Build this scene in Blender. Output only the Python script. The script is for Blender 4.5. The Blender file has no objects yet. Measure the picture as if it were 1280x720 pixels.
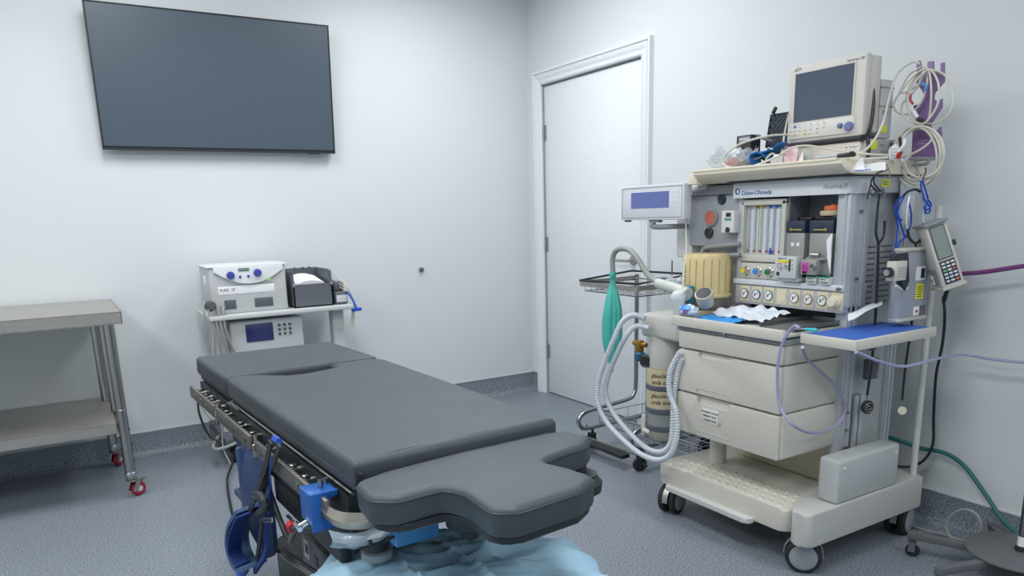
import bpy, bmesh, math, random
from mathutils import Vector, Matrix, noise
random.seed(7)
PI = math.pi
sc = bpy.context.scene
COL = sc.collection

# ------------------------------------------------------------------ camera
CAM = Vector((-2.998, -4.654, 1.312)); FPX = 920.1; CX, CY = 640.0, 478.2
_yaw, _pitch, _roll = math.radians(59.009), math.radians(12.830), math.radians(-1.632)
_f = Vector((math.cos(_yaw)*math.cos(_pitch), math.sin(_yaw)*math.cos(_pitch), -math.sin(_pitch)))
_r = _f.cross(Vector((0, 0, 1))).normalized(); _u = _r.cross(_f)
RX = math.cos(_roll)*_r + math.sin(_roll)*_u
UX = math.cos(_roll)*_u - math.sin(_roll)*_r
cd = bpy.data.cameras.new('camera'); cam = bpy.data.objects.new('camera', cd); COL.objects.link(cam)
cd.sensor_width = 36; cd.sensor_fit = 'HORIZONTAL'; cd.lens = FPX/1280*36
cd.shift_y = (CY-360)/1280; cd.clip_start = .02
cam.matrix_world = Matrix(((RX.x, UX.x, -_f.x, CAM.x), (RX.y, UX.y, -_f.y, CAM.y), (RX.z, UX.z, -_f.z, CAM.z), (0, 0, 0, 1)))
sc.camera = cam

def px(x, y, X=None, Y=None, Z=None):
    """point of the room that the photograph shows at pixel x, y on the plane X=, Y= or Z="""
    d = RX*((x-CX)/FPX) + UX*((CY-y)/FPX) + _f
    if X is not None: t = (X-CAM.x)/d.x
    elif Y is not None: t = (Y-CAM.y)/d.y
    else: t = (Z-CAM.z)/d.z
    return CAM + d*t

# ------------------------------------------------------------------ world, exposure, lights
w = bpy.data.worlds.new('world'); sc.world = w; w.use_nodes = True
w.node_tree.nodes['Background'].inputs[0].default_value = (.75, .85, 1, 1)
w.node_tree.nodes['Background'].inputs[1].default_value = .3
sc.view_settings.view_transform = 'Standard'; sc.view_settings.look = 'None'
sc.view_settings.gamma = 1; sc.view_settings.use_curve_mapping = False
sc.view_settings.exposure = 0.2
CEIL = 2.85
PANELS = [(-4.4, -1.35, 17), (-2.6, -1.35, 19), (-1.0, -1.25, 20), (-4.4, -3.9, 24), (-2.6, -3.7, 30), (-1.0, -5.4, 18)]
for i, (x, y, e) in enumerate(PANELS):
    ld = bpy.data.lights.new('ceiling_lamp', 'AREA'); ld.shape = 'RECTANGLE'; ld.size = .58; ld.size_y = 1.18
    ld.energy = e; ld.color = (1, .992, .97)
    lo = bpy.data.objects.new('ceiling_lamp', ld); COL.objects.link(lo); lo.location = (x, y, CEIL-.03)

# ------------------------------------------------------------------ helpers
def lin(c):
    return tuple(((v/255)/12.92 if v/255 <= .04045 else ((v/255+.055)/1.055)**2.4) for v in c)
_m = {}
def M(name, rgb, rough=.5, metal=0, var=.0, scale=30, bump=0, trans=0, alpha=1, spec=None, coat=0, stretch=None, emit=0, rvar=0):
    if name in _m: return _m[name]
    m = bpy.data.materials.new(name); m.use_nodes = True; nt = m.node_tree; b = nt.nodes['Principled BSDF']
    c = lin(rgb)+(1,)
    b.inputs['Base Color'].default_value = c; b.inputs['Roughness'].default_value = rough; b.inputs['Metallic'].default_value = metal
    b.inputs['Transmission Weight'].default_value = trans; b.inputs['Alpha'].default_value = alpha; b.inputs['Coat Weight'].default_value = coat
    if spec is not None: b.inputs['Specular IOR Level'].default_value = spec
    if emit: b.inputs['Emission Color'].default_value = c; b.inputs['Emission Strength'].default_value = emit
    tc = nt.nodes.new('ShaderNodeTexCoord'); mp = nt.nodes.new('ShaderNodeMapping'); nt.links.new(tc.outputs['Object'], mp.inputs[0])
    if stretch: mp.inputs['Scale'].default_value = stretch
    n = nt.nodes.new('ShaderNodeTexNoise'); n.inputs['Scale'].default_value = scale; n.inputs['Detail'].default_value = 5
    nt.links.new(mp.outputs[0], n.inputs['Vector'])
    v = var if var else .04
    mx = nt.nodes.new('ShaderNodeMix'); mx.data_type = 'RGBA'
    mx.inputs[6].default_value = tuple(x*(1-v) for x in c[:3])+(1,); mx.inputs[7].default_value = tuple(min(1, x*(1+v)) for x in c[:3])+(1,)
    nt.links.new(n.outputs['Fac'], mx.inputs[0]); nt.links.new(mx.outputs[2], b.inputs['Base Color'])
    if rvar:
        mr = nt.nodes.new('ShaderNodeMapRange'); mr.inputs[1].default_value = .3; mr.inputs[2].default_value = .7
        mr.inputs[3].default_value = max(0, rough-rvar); mr.inputs[4].default_value = rough+rvar
        nt.links.new(n.outputs['Fac'], mr.inputs[0]); nt.links.new(mr.outputs[0], b.inputs['Roughness'])
    if bump:
        bp = nt.nodes.new('ShaderNodeBump'); bp.inputs['Strength'].default_value = bump; bp.inputs['Distance'].default_value = .004
        nt.links.new(n.outputs['Fac'], bp.inputs['Height']); nt.links.new(bp.outputs[0], b.inputs['Normal'])
    _m[name] = m; return m

FR = [Matrix.Identity(4)]          # current building frame
WM = {}                            # world matrix of each root

def smooth_path(pts, n=8, closed=False):
    P = [Vector(p) for p in pts]; out = []
    N = len(P); rng = N if closed else N-1
    for i in range(rng):
        p0 = P[(i-1) % N] if (closed or i > 0) else P[0]*2-P[1]
        p1 = P[i]; p2 = P[(i+1) % N]
        p3 = P[(i+2) % N] if (closed or i+2 < N) else p2*2-p1
        for k in range(n):
            t = k/n
            out.append(.5*((2*p1)+(-p0+p2)*t+(2*p0-5*p1+4*p2-p3)*t*t+(-p0+3*p1-3*p2+p3)*t*t*t))
    if not closed: out.append(P[-1])
    return out

def roundpoly(poly, r, n=4):
    out = []; N = len(poly)
    rs = r if isinstance(r, (list, tuple)) else [r]*N
    for i in range(N):
        p = Vector(poly[i]); a = Vector(poly[i-1])-p; b = Vector(poly[(i+1) % N])-p
        la, lb = a.length, b.length; a.normalize(); b.normalize()
        ang = a.angle(b); rr = rs[i]
        d = min(rr/math.tan(ang/2), la*.49, lb*.49) if rr > 0 else 0
        if d < 1e-6: out.append(p); continue
        p1 = p+a*d; p2 = p+b*d
        for k in range(n+1):
            t = k/n; out.append((1-t)**2*p1+2*t*(1-t)*p+t*t*p2)
    return out

class B:
    def __init__(s): s.bm = bmesh.new()
    def _bev(s, geom, bevel, seg=2):
        if bevel > 0:
            es = list({e for f in geom for e in f.edges})
            bmesh.ops.bevel(s.bm, geom=es, offset=bevel, segments=seg, profile=.5, affect='EDGES', clamp_overlap=True)
    def box(s, x0, x1, y0, y1, z0, z1, bevel=0, seg=2):
        v = [s.bm.verts.new((x, y, z)) for x in (x0, x1) for y in (y0, y1) for z in (z0, z1)]
        fs = [s.bm.faces.new([v[i] for i in q]) for q in ((0, 1, 3, 2), (4, 6, 7, 5), (0, 4, 5, 1), (2, 3, 7, 6), (0, 2, 6, 4), (1, 5, 7, 3))]
        s._bev(fs, bevel, seg); return s
    def obox(s, c, ax, ay, az, hx, hy, hz, bevel=0, seg=2):
        c, ax, ay, az = Vector(c), Vector(ax).normalized(), Vector(ay).normalized(), Vector(az).normalized()
        v = [s.bm.verts.new(c+ax*hx*i+ay*hy*j+az*hz*k) for i in (-1, 1) for j in (-1, 1) for k in (-1, 1)]
        fs = [s.bm.faces.new([v[i] for i in q]) for q in ((0, 1, 3, 2), (4, 6, 7, 5), (0, 4, 5, 1), (2, 3, 7, 6), (0, 2, 6, 4), (1, 5, 7, 3))]
        s._bev(fs, bevel, seg); return s
    def prism(s, poly, a0, a1, axis='z', bevel=0, seg=2):
        def P(p, h):
            return {'z': (p[0], p[1], h), 'x': (h, p[0], p[1]), 'y': (p[0], h, p[1])}[axis]
        lo = [s.bm.verts.new(P(p, a0)) for p in poly]; hi = [s.bm.verts.new(P(p, a1)) for p in poly]; n = len(poly)
        f1 = s.bm.faces.new(lo[::-1]); f2 = s.bm.faces.new(hi)
        for i in range(n): s.bm.faces.new((lo[i], lo[(i+1) % n], hi[(i+1) % n], hi[i]))
        if bevel: s._bev([f1, f2], bevel, seg)
        return s
    def ring(s, c, u, v, r, n):
        return [s.bm.verts.new(c+u*(r*math.cos(2*PI*k/n))+v*(r*math.sin(2*PI*k/n))) for k in range(n)]
    def tube(s, pts, r=.005, seg=8, n=8, closed=False, smooth=True, cap=True, rf=None, flat=None):
        P = smooth_path(pts, n, closed) if smooth else [Vector(p) for p in pts]
        P = [p for i, p in enumerate(P) if i == 0 or (p-P[i-1]).length > 1e-6]
        N = len(P); rings = []; u = None
        for i in range(N):
            if closed: t = P[(i+1) % N]-P[i-1]
            else: t = P[min(i+1, N-1)]-P[max(i-1, 0)]
            t.normalize()
            if u is None:
                u = t.cross(Vector((0, 0, 1)))
                if u.length < .05: u = t.cross(Vector((0, 1, 0)))
            u = (u-t*u.dot(t))
            if u.length < 1e-5: u = t.orthogonal()
            u.normalize(); v = t.cross(u)
            rr = rf(i/(N-1), i) if rf else r
            if flat: rings.append([s.bm.verts.new(P[i]+u*(rr*flat[0]*math.cos(2*PI*k/seg))+v*(rr*flat[1]*math.sin(2*PI*k/seg))) for k in range(seg)])
            else: rings.append(s.ring(P[i], u, v, rr, seg))
        for i in range(N if closed else N-1):
            a, b = rings[i], rings[(i+1) % N]
            for k in range(seg): s.bm.faces.new((a[k], a[(k+1) % seg], b[(k+1) % seg], b[k]))
        if not closed and cap: s.bm.faces.new(rings[0][::-1]); s.bm.faces.new(rings[-1])
        return s
    def cyl(s, p0, p1, r0, r1=None, seg=20, bevel=0):
        p0, p1 = Vector(p0), Vector(p1); r1 = r0 if r1 is None else r1
        t = (p1-p0).normalized(); u = t.orthogonal().normalized(); v = t.cross(u)
        a = s.ring(p0, u, v, r0, seg); b = s.ring(p1, u, v, r1, seg)
        f1 = s.bm.faces.new(a[::-1]); f2 = s.bm.faces.new(b)
        for k in range(seg): s.bm.faces.new((a[k], a[(k+1) % seg], b[(k+1) % seg], b[k]))
        if bevel: s._bev([f1, f2], bevel)
        return s
    def lathe(s, prof, o, axis=(0, 0, 1), seg=24):
        o = Vector(o); t = Vector(axis).normalized(); u = t.orthogonal().normalized(); v = t.cross(u); R = []
        for (r, h) in prof: R.append(s.ring(o+t*h, u, v, max(r, 1e-4), seg))
        for a, b in zip(R, R[1:]):
            for k in range(seg): s.bm.faces.new((a[k], a[(k+1) % seg], b[(k+1) % seg], b[k]))
        s.bm.faces.new(R[0][::-1]); s.bm.faces.new(R[-1]); return s
    def torus(s, c, axis, R, r, seg=24, rs=8):
        t = Vector(axis).normalized(); u = t.orthogonal().normalized(); v = t.cross(u); c = Vector(c)
        return s.tube([c+u*(R*math.cos(2*PI*k/seg))+v*(R*math.sin(2*PI*k/seg)) for k in range(seg)], r, rs, 1, closed=True, smooth=False)
    def grid(s, f, nu, nv, thick=0):
        V = [[s.bm.verts.new(f(i/nu, j/nv)) for j in range(nv+1)] for i in range(nu+1)]
        fs = [s.bm.faces.new((V[i][j], V[i+1][j], V[i+1][j+1], V[i][j+1])) for i in range(nu) for j in range(nv)]
        if thick:
            s.bm.normal_update(); bmesh.ops.solidify(s.bm, geom=fs, thickness=thick)
        return s
    def strip(s, pts, wdir, hw, th=.001):
        """flat ribbon along pts"""
        P = smooth_path(pts, 6); wd = Vector(wdir).normalized(); N = len(P)
        def f(a, b):
            i = min(N-1, int(round(a*(N-1)))); return P[i]+wd*(hw*(2*b-1))
        return s.grid(f, N-1, 1, th)
    def split(s, name, mat, parent=None, smooth=True):
        """every loose piece becomes an object of its own"""
        bm = s.bm; bm.verts.ensure_lookup_table(); seen = set(); isl = []
        for v in bm.verts:
            if v.index < 0: pass
        bm.verts.index_update()
        for v in bm.verts:
            if v.index in seen: continue
            st = [v]; seen.add(v.index); g = []
            while st:
                q = st.pop(); g.append(q)
                for e in q.link_edges:
                    o = e.other_vert(q)
                    if o.index not in seen: seen.add(o.index); st.append(o)
            isl.append(g)
        out = []
        for g in isl:
            nb = B(); mp = {v.index: nb.bm.verts.new(v.co) for v in g}; done = set()
            for v in g:
                for f in v.link_faces:
                    if f.index not in done or f.index < 0:
                        key = tuple(sorted(x.index for x in f.verts))
                        if key in done: continue
                        done.add(key); nb.bm.faces.new([mp[x.index] for x in f.verts])
            out.append(nb.make(name, mat, parent, smooth))
        bm.free(); return out
    def make(s, name, mat, parent=None, smooth=True, origin=True):
        bm = s.bm; bmesh.ops.recalc_face_normals(bm, faces=bm.faces[:])
        bm.transform(FR[0]); me = bpy.data.meshes.new(name)
        root = parent
        loc = Vector((0, 0, 0))
        if parent is not None:
            bm.transform(WM[parent.name].inverted())
        elif origin and len(bm.verts):
            xs = [v.co for v in bm.verts]
            loc = Vector(((min(c.x for c in xs)+max(c.x for c in xs))/2, (min(c.y for c in xs)+max(c.y for c in xs))/2, min(c.z for c in xs)))
            bm.transform(Matrix.Translation(-loc))
        bm.to_mesh(me); bm.free()
        o = bpy.data.objects.new(name, me); COL.objects.link(o)
        for mm in (mat if isinstance(mat, (list, tuple)) else [mat]): me.materials.append(mm)
        if smooth:
            me.polygons.foreach_set('use_smooth', [True]*len(me.polygons))
            me.set_sharp_from_angle(angle=math.radians(38))
        if parent is not None:
            o.parent = parent; WM[o.name] = WM[parent.name]
        else:
            o.location = loc; WM[o.name] = Matrix.Translation(loc)
        return o

def thing(name, label, cat, loc=(0, 0, 0), rotz=0, group=None):
    o = bpy.data.objects.new(name, None); COL.objects.link(o); o.empty_display_size = .05
    mw = FR[0] @ Matrix.Translation(Vector(loc)) @ Matrix.Rotation(rotz, 4, 'Z')
    o.location = mw.translation; o.rotation_euler = mw.to_euler()
    WM[o.name] = mw
    return tag(o, label, cat, group)
def tag(o, label=None, cat=None, group=None, kind=None):
    if label: o['label'] = label
    if cat: o['category'] = cat
    if group: o['group'] = group
    if kind: o['kind'] = kind
    return o
def struct(o): o['kind'] = 'structure'; return o
def lab(o, l): o['label'] = l; return o
def dupl(o, off, parent):
    """copy a part, moved by off in the parent's frame"""
    c = o.copy(); COL.objects.link(c); c.parent = parent; c.location = o.location+Vector(off); WM[c.name] = WM[parent.name]
    return c
def text(s, size, org, xd, up, mat, parent, name='lettering', ex=.0004, align='LEFT', shear=0, bold=0):
    cu = bpy.data.curves.new('t', 'FONT'); cu.body = s; cu.size = size; cu.extrude = ex; cu.align_x = align; cu.shear = shear; cu.offset = bold
    cu.resolution_u = 3
    t = bpy.data.objects.new('t', cu); COL.objects.link(t)
    bpy.context.view_layer.update()
    me = bpy.data.meshes.new_from_object(t.evaluated_get(bpy.context.evaluated_depsgraph_get()))
    COL.objects.unlink(t); bpy.data.objects.remove(t)
    b = B(); b.bm.from_mesh(me); bpy.data.meshes.remove(me)
    xd = Vector(xd).normalized(); up = Vector(up).normalized(); n = xd.cross(up)
    o = Vector(org)
    for v in b.bm.verts: v.co = o+xd*v.co.x+up*v.co.y+n*v.co.z
    return b.make(name, mat, parent, smooth=False)

# ------------------------------------------------------------------ materials
WALL = M('wall_paint', (214, 220, 223), .55, bump=.03, scale=120, var=.008)
WHITE = M('gloss_white', (224, 229, 233), .35)
STEEL = M('brushed_steel', (176, 173, 168), .4, .7, var=.12, scale=14, stretch=(1, 12, 12), rvar=.08)
STEELP = M('polished_steel', (178, 175, 168), .24, 1)
CHROME = M('chrome', (205, 208, 210), .12, 1)
DSTEEL = M('dull_steel', (140, 142, 142), .42, .9, var=.1, scale=25)
BLACKV = M('black_vinyl', (65, 72, 78), .52, var=.12, scale=7, bump=.08, spec=.5, rvar=.06)
BLACKV2 = M('black_vinyl_side', (50, 56, 63), .42, var=.12, scale=9, bump=.1)
BLACK = M('black_plastic', (38, 42, 46), .45)
RUBBER = M('rubber', (36, 39, 43), .7)
DARK = M('dark_frame', (44, 50, 56), .5, .2)
CREAM = M('cream_plastic', (206, 204, 194), .42, var=.015)
CREAM2 = M('warm_cream', (230, 222, 202), .45, var=.02)
LGREY = M('light_grey_plastic', (196, 200, 202), .42)
MGREY = M('mid_grey_plastic', (142, 148, 154), .45)
ALU = M('extruded_aluminium', (186, 191, 198), .4, .2)
DGREY = M('dark_grey_plastic', (84, 90, 98), .5)
NAVY = M('navy_plastic', (44, 54, 76), .4)
BLUE = M('blue_anodised', (30, 92, 170), .38, .1)
BLUEF = M('blue_fabric', (30, 56, 122), .85, bump=.3, scale=200)
BLUEC = M('blue_cord', (24, 84, 200), .6)
PURPLE = M('purple_acrylic', (134, 104, 156), .35)
WIRE = M('cream_cable', (212, 210, 198), .4)
GWIRE = M('grey_cable', (150, 152, 150), .45)
BWIRE = M('black_cable', (30, 36, 42), .45)
LAV = M('lavender_tube', (172, 170, 206), .2, alpha=.8)
PAPER = M('paper', (238, 240, 243), .7)
INK = M('ink', (40, 44, 56), .8)
YEL = M('yellow_sticker', (226, 232, 60), .6)
TEAL = M('teal_rubber', (72, 180, 170), .45, var=.08, scale=18)
REDP = M('red_plastic', (176, 36, 40), .4)
ORANGE = M('orange_plastic', (226, 120, 70), .45)
SCREEN = M('display_glass', (38, 46, 58), .12, spec=.5)
CLEAR = M('clear_plastic', (222, 230, 238), .2, alpha=.45, bump=.5, scale=60)
# ================================================================== THE ROOM
XL, YB = -5.6, -6.6
bf = M('vinyl_floor', (118, 128, 142), .46, spec=.45)
nt = bf.node_tree; bs = nt.nodes['Principled BSDF']; tc = [n for n in nt.nodes if n.type == 'TEX_COORD'][0]
vo = nt.nodes.new('ShaderNodeTexNoise'); vo.inputs['Scale'].default_value = 165; vo.inputs['Detail'].default_value = 3; vo.inputs['Roughness'].default_value = .75
nt.links.new(tc.outputs['Object'], vo.inputs['Vector'])
cr = nt.nodes.new('ShaderNodeValToRGB'); e = cr.color_ramp.elements
e[0].position = .38; e[0].color = lin((88, 97, 110))+(1,); e[1].position = .62; e[1].color = lin((172, 179, 188))+(1,)
k = cr.color_ramp.elements.new(.5); k.color = lin((124, 133, 145))+(1,)
nt.links.new(vo.outputs['Fac'], cr.inputs[0])
n2 = nt.nodes.new('ShaderNodeTexNoise'); n2.inputs['Scale'].default_value = 1.6; nt.links.new(tc.outputs['Object'], n2.inputs['Vector'])
mm = nt.nodes.new('ShaderNodeMix'); mm.data_type = 'RGBA'; mm.blend_type = 'MULTIPLY'; mm.inputs[0].default_value = .10
nt.links.new(cr.outputs[0], mm.inputs[6]); nt.links.new(n2.outputs['Color'], mm.inputs[7])
bw = nt.nodes.new('ShaderNodeRGBToBW'); nt.links.new(n2.outputs['Color'], bw.inputs[0]); nt.links.new(bw.outputs[0], mm.inputs[7])
nt.links.new(mm.outputs[2], bs.inputs['Base Color'])
bp = nt.nodes.new('ShaderNodeBump'); bp.inputs['Strength'].default_value = .12; bp.inputs['Distance'].default_value = .002
nt.links.new(vo.outputs['Fac'], bp.inputs['Height']); nt.links.new(bp.outputs[0], bs.inputs['Normal'])

struct(B().box(XL-.1, .1, YB-.1, .1, -.06, 0).make('floor', bf, origin=False))
struct(B().box(XL-.1, .1, YB-.1, .1, CEIL, CEIL+.06).make('ceiling', M('ceiling_paint', (232, 234, 236), .8)))
struct(B().box(XL-.1, .1, 0, .1, 0, CEIL).make('wall_left', WALL, origin=False))
struct(B().box(XL-.1, .1, YB-.1, YB, 0, CEIL).make('wall_right', WALL, origin=False))
struct(B().box(XL-.1, XL, YB, 0, 0, CEIL).make('wall_front', WALL, origin=False))
# wall with the door opening
DY0, DY1, DZ = -.175, -1.21, 2.175
b = B(); b.box(0, .1, DY0, 0, 0, CEIL); b.box(0, .1, YB, DY1, 0, CEIL); b.box(0, .1, DY1, DY0, DZ, CEIL)
struct(b.make('wall_back', WALL, origin=False))
# door slab, hinges, handle
door = struct(B().box(.012, .055, DY1+.006, DY0-.006, .008, DZ-.01, .002).make('door_1', WHITE))
for z in (1.86, 1.1, .32):
    h = B(); h.cyl((.004, DY0-.004, z-.05), (.004, DY0-.004, z+.05), .007, seg=10); h.box(.008, .013, DY0-.03, DY0-.004, z-.05, z+.05)
    h.make('hinge', M('hinge_steel', (150, 156, 160), .35, .5), door)
h = B(); h.cyl((.012, DY1+.07, 1.02), (-.006, DY1+.07, 1.02), .026); h.tube([(-.004, DY1+.07, 1.02), (-.045, DY1+.07, 1.02), (-.05, DY1+.09, 1.02), (-.05, DY1+.19, 1.02)], .009, n=4)
h.make('door_handle', STEEL, door)
# moulded casing: a stepped profile swept round the opening with mitred corners
prof = [(0, 0), (0, .012), (.008, .018), (.016, .018), (.02, .012), (.03, .013), (.045, .02), (.06, .023), (.064, .016), (.07, .016), (.074, .027), (.088, .027), (.092, .0)]
def casing():
    b = B(); rows = []
    for (d, h) in prof:
        rows.append([b.bm.verts.new(p) for p in ((-h, DY0+d, 0), (-h, DY0+d, DZ+d), (-h, DY1-d, DZ+d), (-h, DY1-d, 0))])
    for a, c in zip(rows, rows[1:]):
        for i in range(3): b.bm.faces.new((a[i], a[i+1], c[i+1], c[i]))
    return b
struct(casing().make('trim_1', WHITE, smooth=False))
b = B(); b.box(.0, .1, DY0-.006, DY0, 0, DZ); b.box(.0, .1, DY1, DY1+.006, 0, DZ); b.box(.0, .1, DY1, DY0, DZ-.006, DZ)
struct(b.make('trim_2', M('door_stop', (150, 154, 158), .5)))
# coved vinyl skirting
BH = .135
cap = M('skirting_cap', (196, 200, 204), .4)
def skirt(name, axis, a0, a1):
    pr = [(0, 0), (0, BH), (.006, BH), (.007, .04), (.012, .018), (.024, .006), (.045, .0015), (.045, 0)]
    b = B(); c = B()
    if axis == 'x':
        b.prism([(-p[0], p[1]) for p in pr], a0, a1, 'x'); c.box(a0, a1, -.009, 0, BH, BH+.006)
    else:
        b.prism([(-p[0], p[1]) for p in pr], a0, a1, 'y'); c.box(-.009, 0, a0, a1, BH, BH+.006)
    o = struct(b.make(name, bf, origin=False)); c.make('cap_strip', cap, o)
skirt('baseboard_left', 'x', XL, 0)
skirt('baseboard_back', 'y', DY0+.093, 0)
skirt('baseboard_right', 'y', YB, DY1-.093)
# welded seams in the floor sheet
b = B()
for x in (-3.27, -1.9): b.box(x-.0015, x+.0015, YB, 0, 0, .0006)
struct(b.make('trim_3', M('floor_weld', (128, 138, 152), .5), origin=False))
# ceiling light panels
for i, (x, y, e_) in enumerate(PANELS):
    t = thing('ceiling_light', 'white rectangular ceiling light panel, %s' % ['far row, left', 'far row, middle', 'far row, near the door', 'near row, left', 'near row, middle', 'near row, above the anaesthesia machine'][i], 'ceiling light', (x, y, CEIL-.02))
    b = B(); b.box(x-.31, x-.29, y-.61, y+.61, CEIL-.02, CEIL); b.box(x+.29, x+.31, y-.61, y+.61, CEIL-.02, CEIL)
    b.box(x-.31, x+.31, y-.61, y-.59, CEIL-.02, CEIL); b.box(x-.31, x+.31, y+.59, y+.61, CEIL-.02, CEIL)
    b.make('frame', WHITE, t)
    B().box(x-.29, x+.29, y-.59, y+.59, CEIL-.012, CEIL-.004).make('diffuser', M('panel_diffuser', (240, 246, 255), .6, emit=1.5), t)
# small round wall fitting
t = thing('wall_stop', 'small grey round bumper low on the white wall between television and door corner', 'wall fitting', (-.902, 0, .966))
B().cyl((-.902, 0, .966), (-.902, -.012, .966), .018, bevel=.003).make('base', MGREY, t)
B().cyl((-.902, -.012, .966), (-.902, -.03, .966), .012, bevel=.004).make('bumper', DGREY, t)

# ================================================================== TELEVISION
t = thing('television', 'large black flat-screen television tilted down on the white wall', 'television', (-2.09, 0, 1.7))
tvT = Vector((-2.09, -.115, 2.425)); tvB = Vector((-2.09, -.06, 1.708))
uz = (tvT-tvB).normalized(); ux = Vector((1, 0, 0)); nz = uz.cross(ux)*-1
if nz.y > 0: nz = -nz
mid = (tvT+tvB)/2; HW, HH = .63, (tvT-tvB).length/2
B().obox(mid-nz*.014, ux, uz, nz, HW, HH, .014, .003).make('housing', BLACK, t)
B().obox(mid-nz*.034, ux, uz, nz, HW*.7, HH*.6, .016, .01).make('rear_housing', BLACK, t)
tvs = M('tv_glass', (72, 85, 98), .3, spec=.6)  # base colour lifted to carry the room's soft reflection in the dark screen
B().obox(mid+nz*.0012+uz*.006, ux, uz, nz, HW-.008, HH-.014, .0008).make('screen', tvs, t)
b = B(); g = DARK
b.obox(mid-uz*(HH-.006)+nz*.002, ux, uz, nz, HW, .006, .003); b.obox(mid+uz*(HH-.003)+nz*.002, ux, uz, nz, HW, .003, .003)
b.obox(mid-ux*(HW-.003)+nz*.002, ux, uz, nz, .003, HH, .003); b.obox(mid+ux*(HW-.003)+nz*.002, ux, uz, nz, .003, HH, .003)
b.make('bezel', g, t)
B().obox(mid-uz*(HH+.002)+ux*.5, ux, uz, nz, .035, .003, .008).make('sensor', BLACK, t)
b = B(); b.box(-2.4, -1.78, -.02, -.0015, 1.85, 2.3); b.box(-2.3, -2.26, -.05, -.01, 1.85, 2.3); b.box(-1.92, -1.88, -.05, -.01, 1.85, 2.3)
b.make('wall_bracket', DARK, t)

# ================================================================== STEEL WORK TABLE (left)
tx1 = -2.785; tx0 = -4.3; ty0, ty1 = -.765, -.03; tz = .922
t = thing('work_table', 'long stainless steel work table on casters against the left wall', 'table', ((tx0+tx1)/2, (ty0+ty1)/2, 0))
b = B(); b.box(tx0, tx1, ty0, ty1, tz-.004, tz, .0015)
b.box(tx0, tx1, ty0, ty0+.003, tz-.055, tz); b.box(tx1-.003, tx1, ty0, ty1, tz-.055, tz); b.box(tx0, tx0+.003, ty0, ty1, tz-.055, tz); b.box(tx0, tx1, ty1-.003, ty1, tz-.055, tz)
b.box(tx0, tx1, ty0, ty0+.02, tz-.057, tz-.054)
b.make('top', STEEL, t)
sz = .385
b = B(); b.box(tx0+.06, tx1-.085, ty0+.03, ty1-.02, sz-.004, sz, .0015); b.box(tx0+.06, tx1-.085, ty0+.03, ty0+.033, sz-.05, sz)
b.box(tx1-.088, tx1-.085, ty0+.03, ty1-.02, sz-.05, sz); b.box(tx0+.06, tx1-.085, ty1-.023, ty1-.02, sz-.05, sz)
b.make('shelf', STEEL, t)
TL = M('leg_steel', (172, 172, 170), .22, 1)
casr = M('red_caster', (150, 26, 48), .35)
def caster(c, ang, parent, r=.036):
    c = Vector(c); d = Vector((math.cos(ang), math.sin(ang), 0)); s = Vector((-d.y, d.x, 0))
    a = c+Vector((0, 0, 0)); wc = Vector((c.x, c.y, r))+d*.03
    k = B(); k.cyl((c.x, c.y, .098), (c.x, c.y, .115), .024); k.cyl((c.x, c.y, .083), (c.x, c.y, .096), .022, .028)
    for q in (-1, 1):
        k.obox(wc+s*.0175*q+Vector((0, 0, .024))-d*.016, d+Vector((0,0,-.5)), s, Vector((.5*d.x, .5*d.y, 1)), .012, .0015, .034)
    f = k.make('caster_fork', STEELP, parent)
    wv = B(); wv.lathe([(.006, -.014), (r-.006, -.014), (r, -.009), (r, .009), (r-.006, .014), (.006, .014)], wc, s); wv.make('caster_wheel', casr, parent)
    hb = B(); hb.lathe([(.004, -.0162), (r*.4, -.0155), (r*.42, .0155), (.004, .0162)], wc, s, 16); hb.make('wheel_hub', LGREY, parent)
    br = B(); br.obox(wc+d*.03+Vector((0, 0, .036)), (d+Vector((0, 0, .25))), s, Vector((-.25*d.x, -.25*d.y, 1)), .028, .013, .002, .001); br.make('brake_pedal', STEELP, parent)
legs = [(-2.843, -.725), (-2.885, -.15), (-4.24, -.725), (-4.24, -.15)]
for i, (x, y) in enumerate(legs):
    b = B(); b.cyl((x, y, .115), (x, y, tz-.055), .0235, seg=24); b.make('leg', TL, t)
    b = B(); b.torus((x, y, .45), (0, 0, 1), .0237, .0012); b.torus((x, y, .13), (0, 0, 1), .024, .003); b.cyl((x, y, .115), (x, y, .128), .027); b.split('collar', CHROME, t)
    b = B()
    for zz in (.19, .27, .35): b.cyl((x+.021, y-.008, zz), (x+.026, y-.0095, zz), .004, seg=8)
    b.make('screw', DARK, t)
    caster((x, y, 0), [.6, 1.0, 3, 2][i], t)
# cross struts at the table end (the tube bundle behind the front leg)
b = B(); b.cyl((-2.857, -.44, .345), (-2.857, -.44, tz-.03), .021, seg=20); b.make('centre_post', TL, t)
b = B()
for x in (-2.86, -4.22): b.cyl((x, -.73, sz-.025), (x, -.14, sz-.025), .012, seg=12)
b.make('cross_brace', TL, t)

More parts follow.
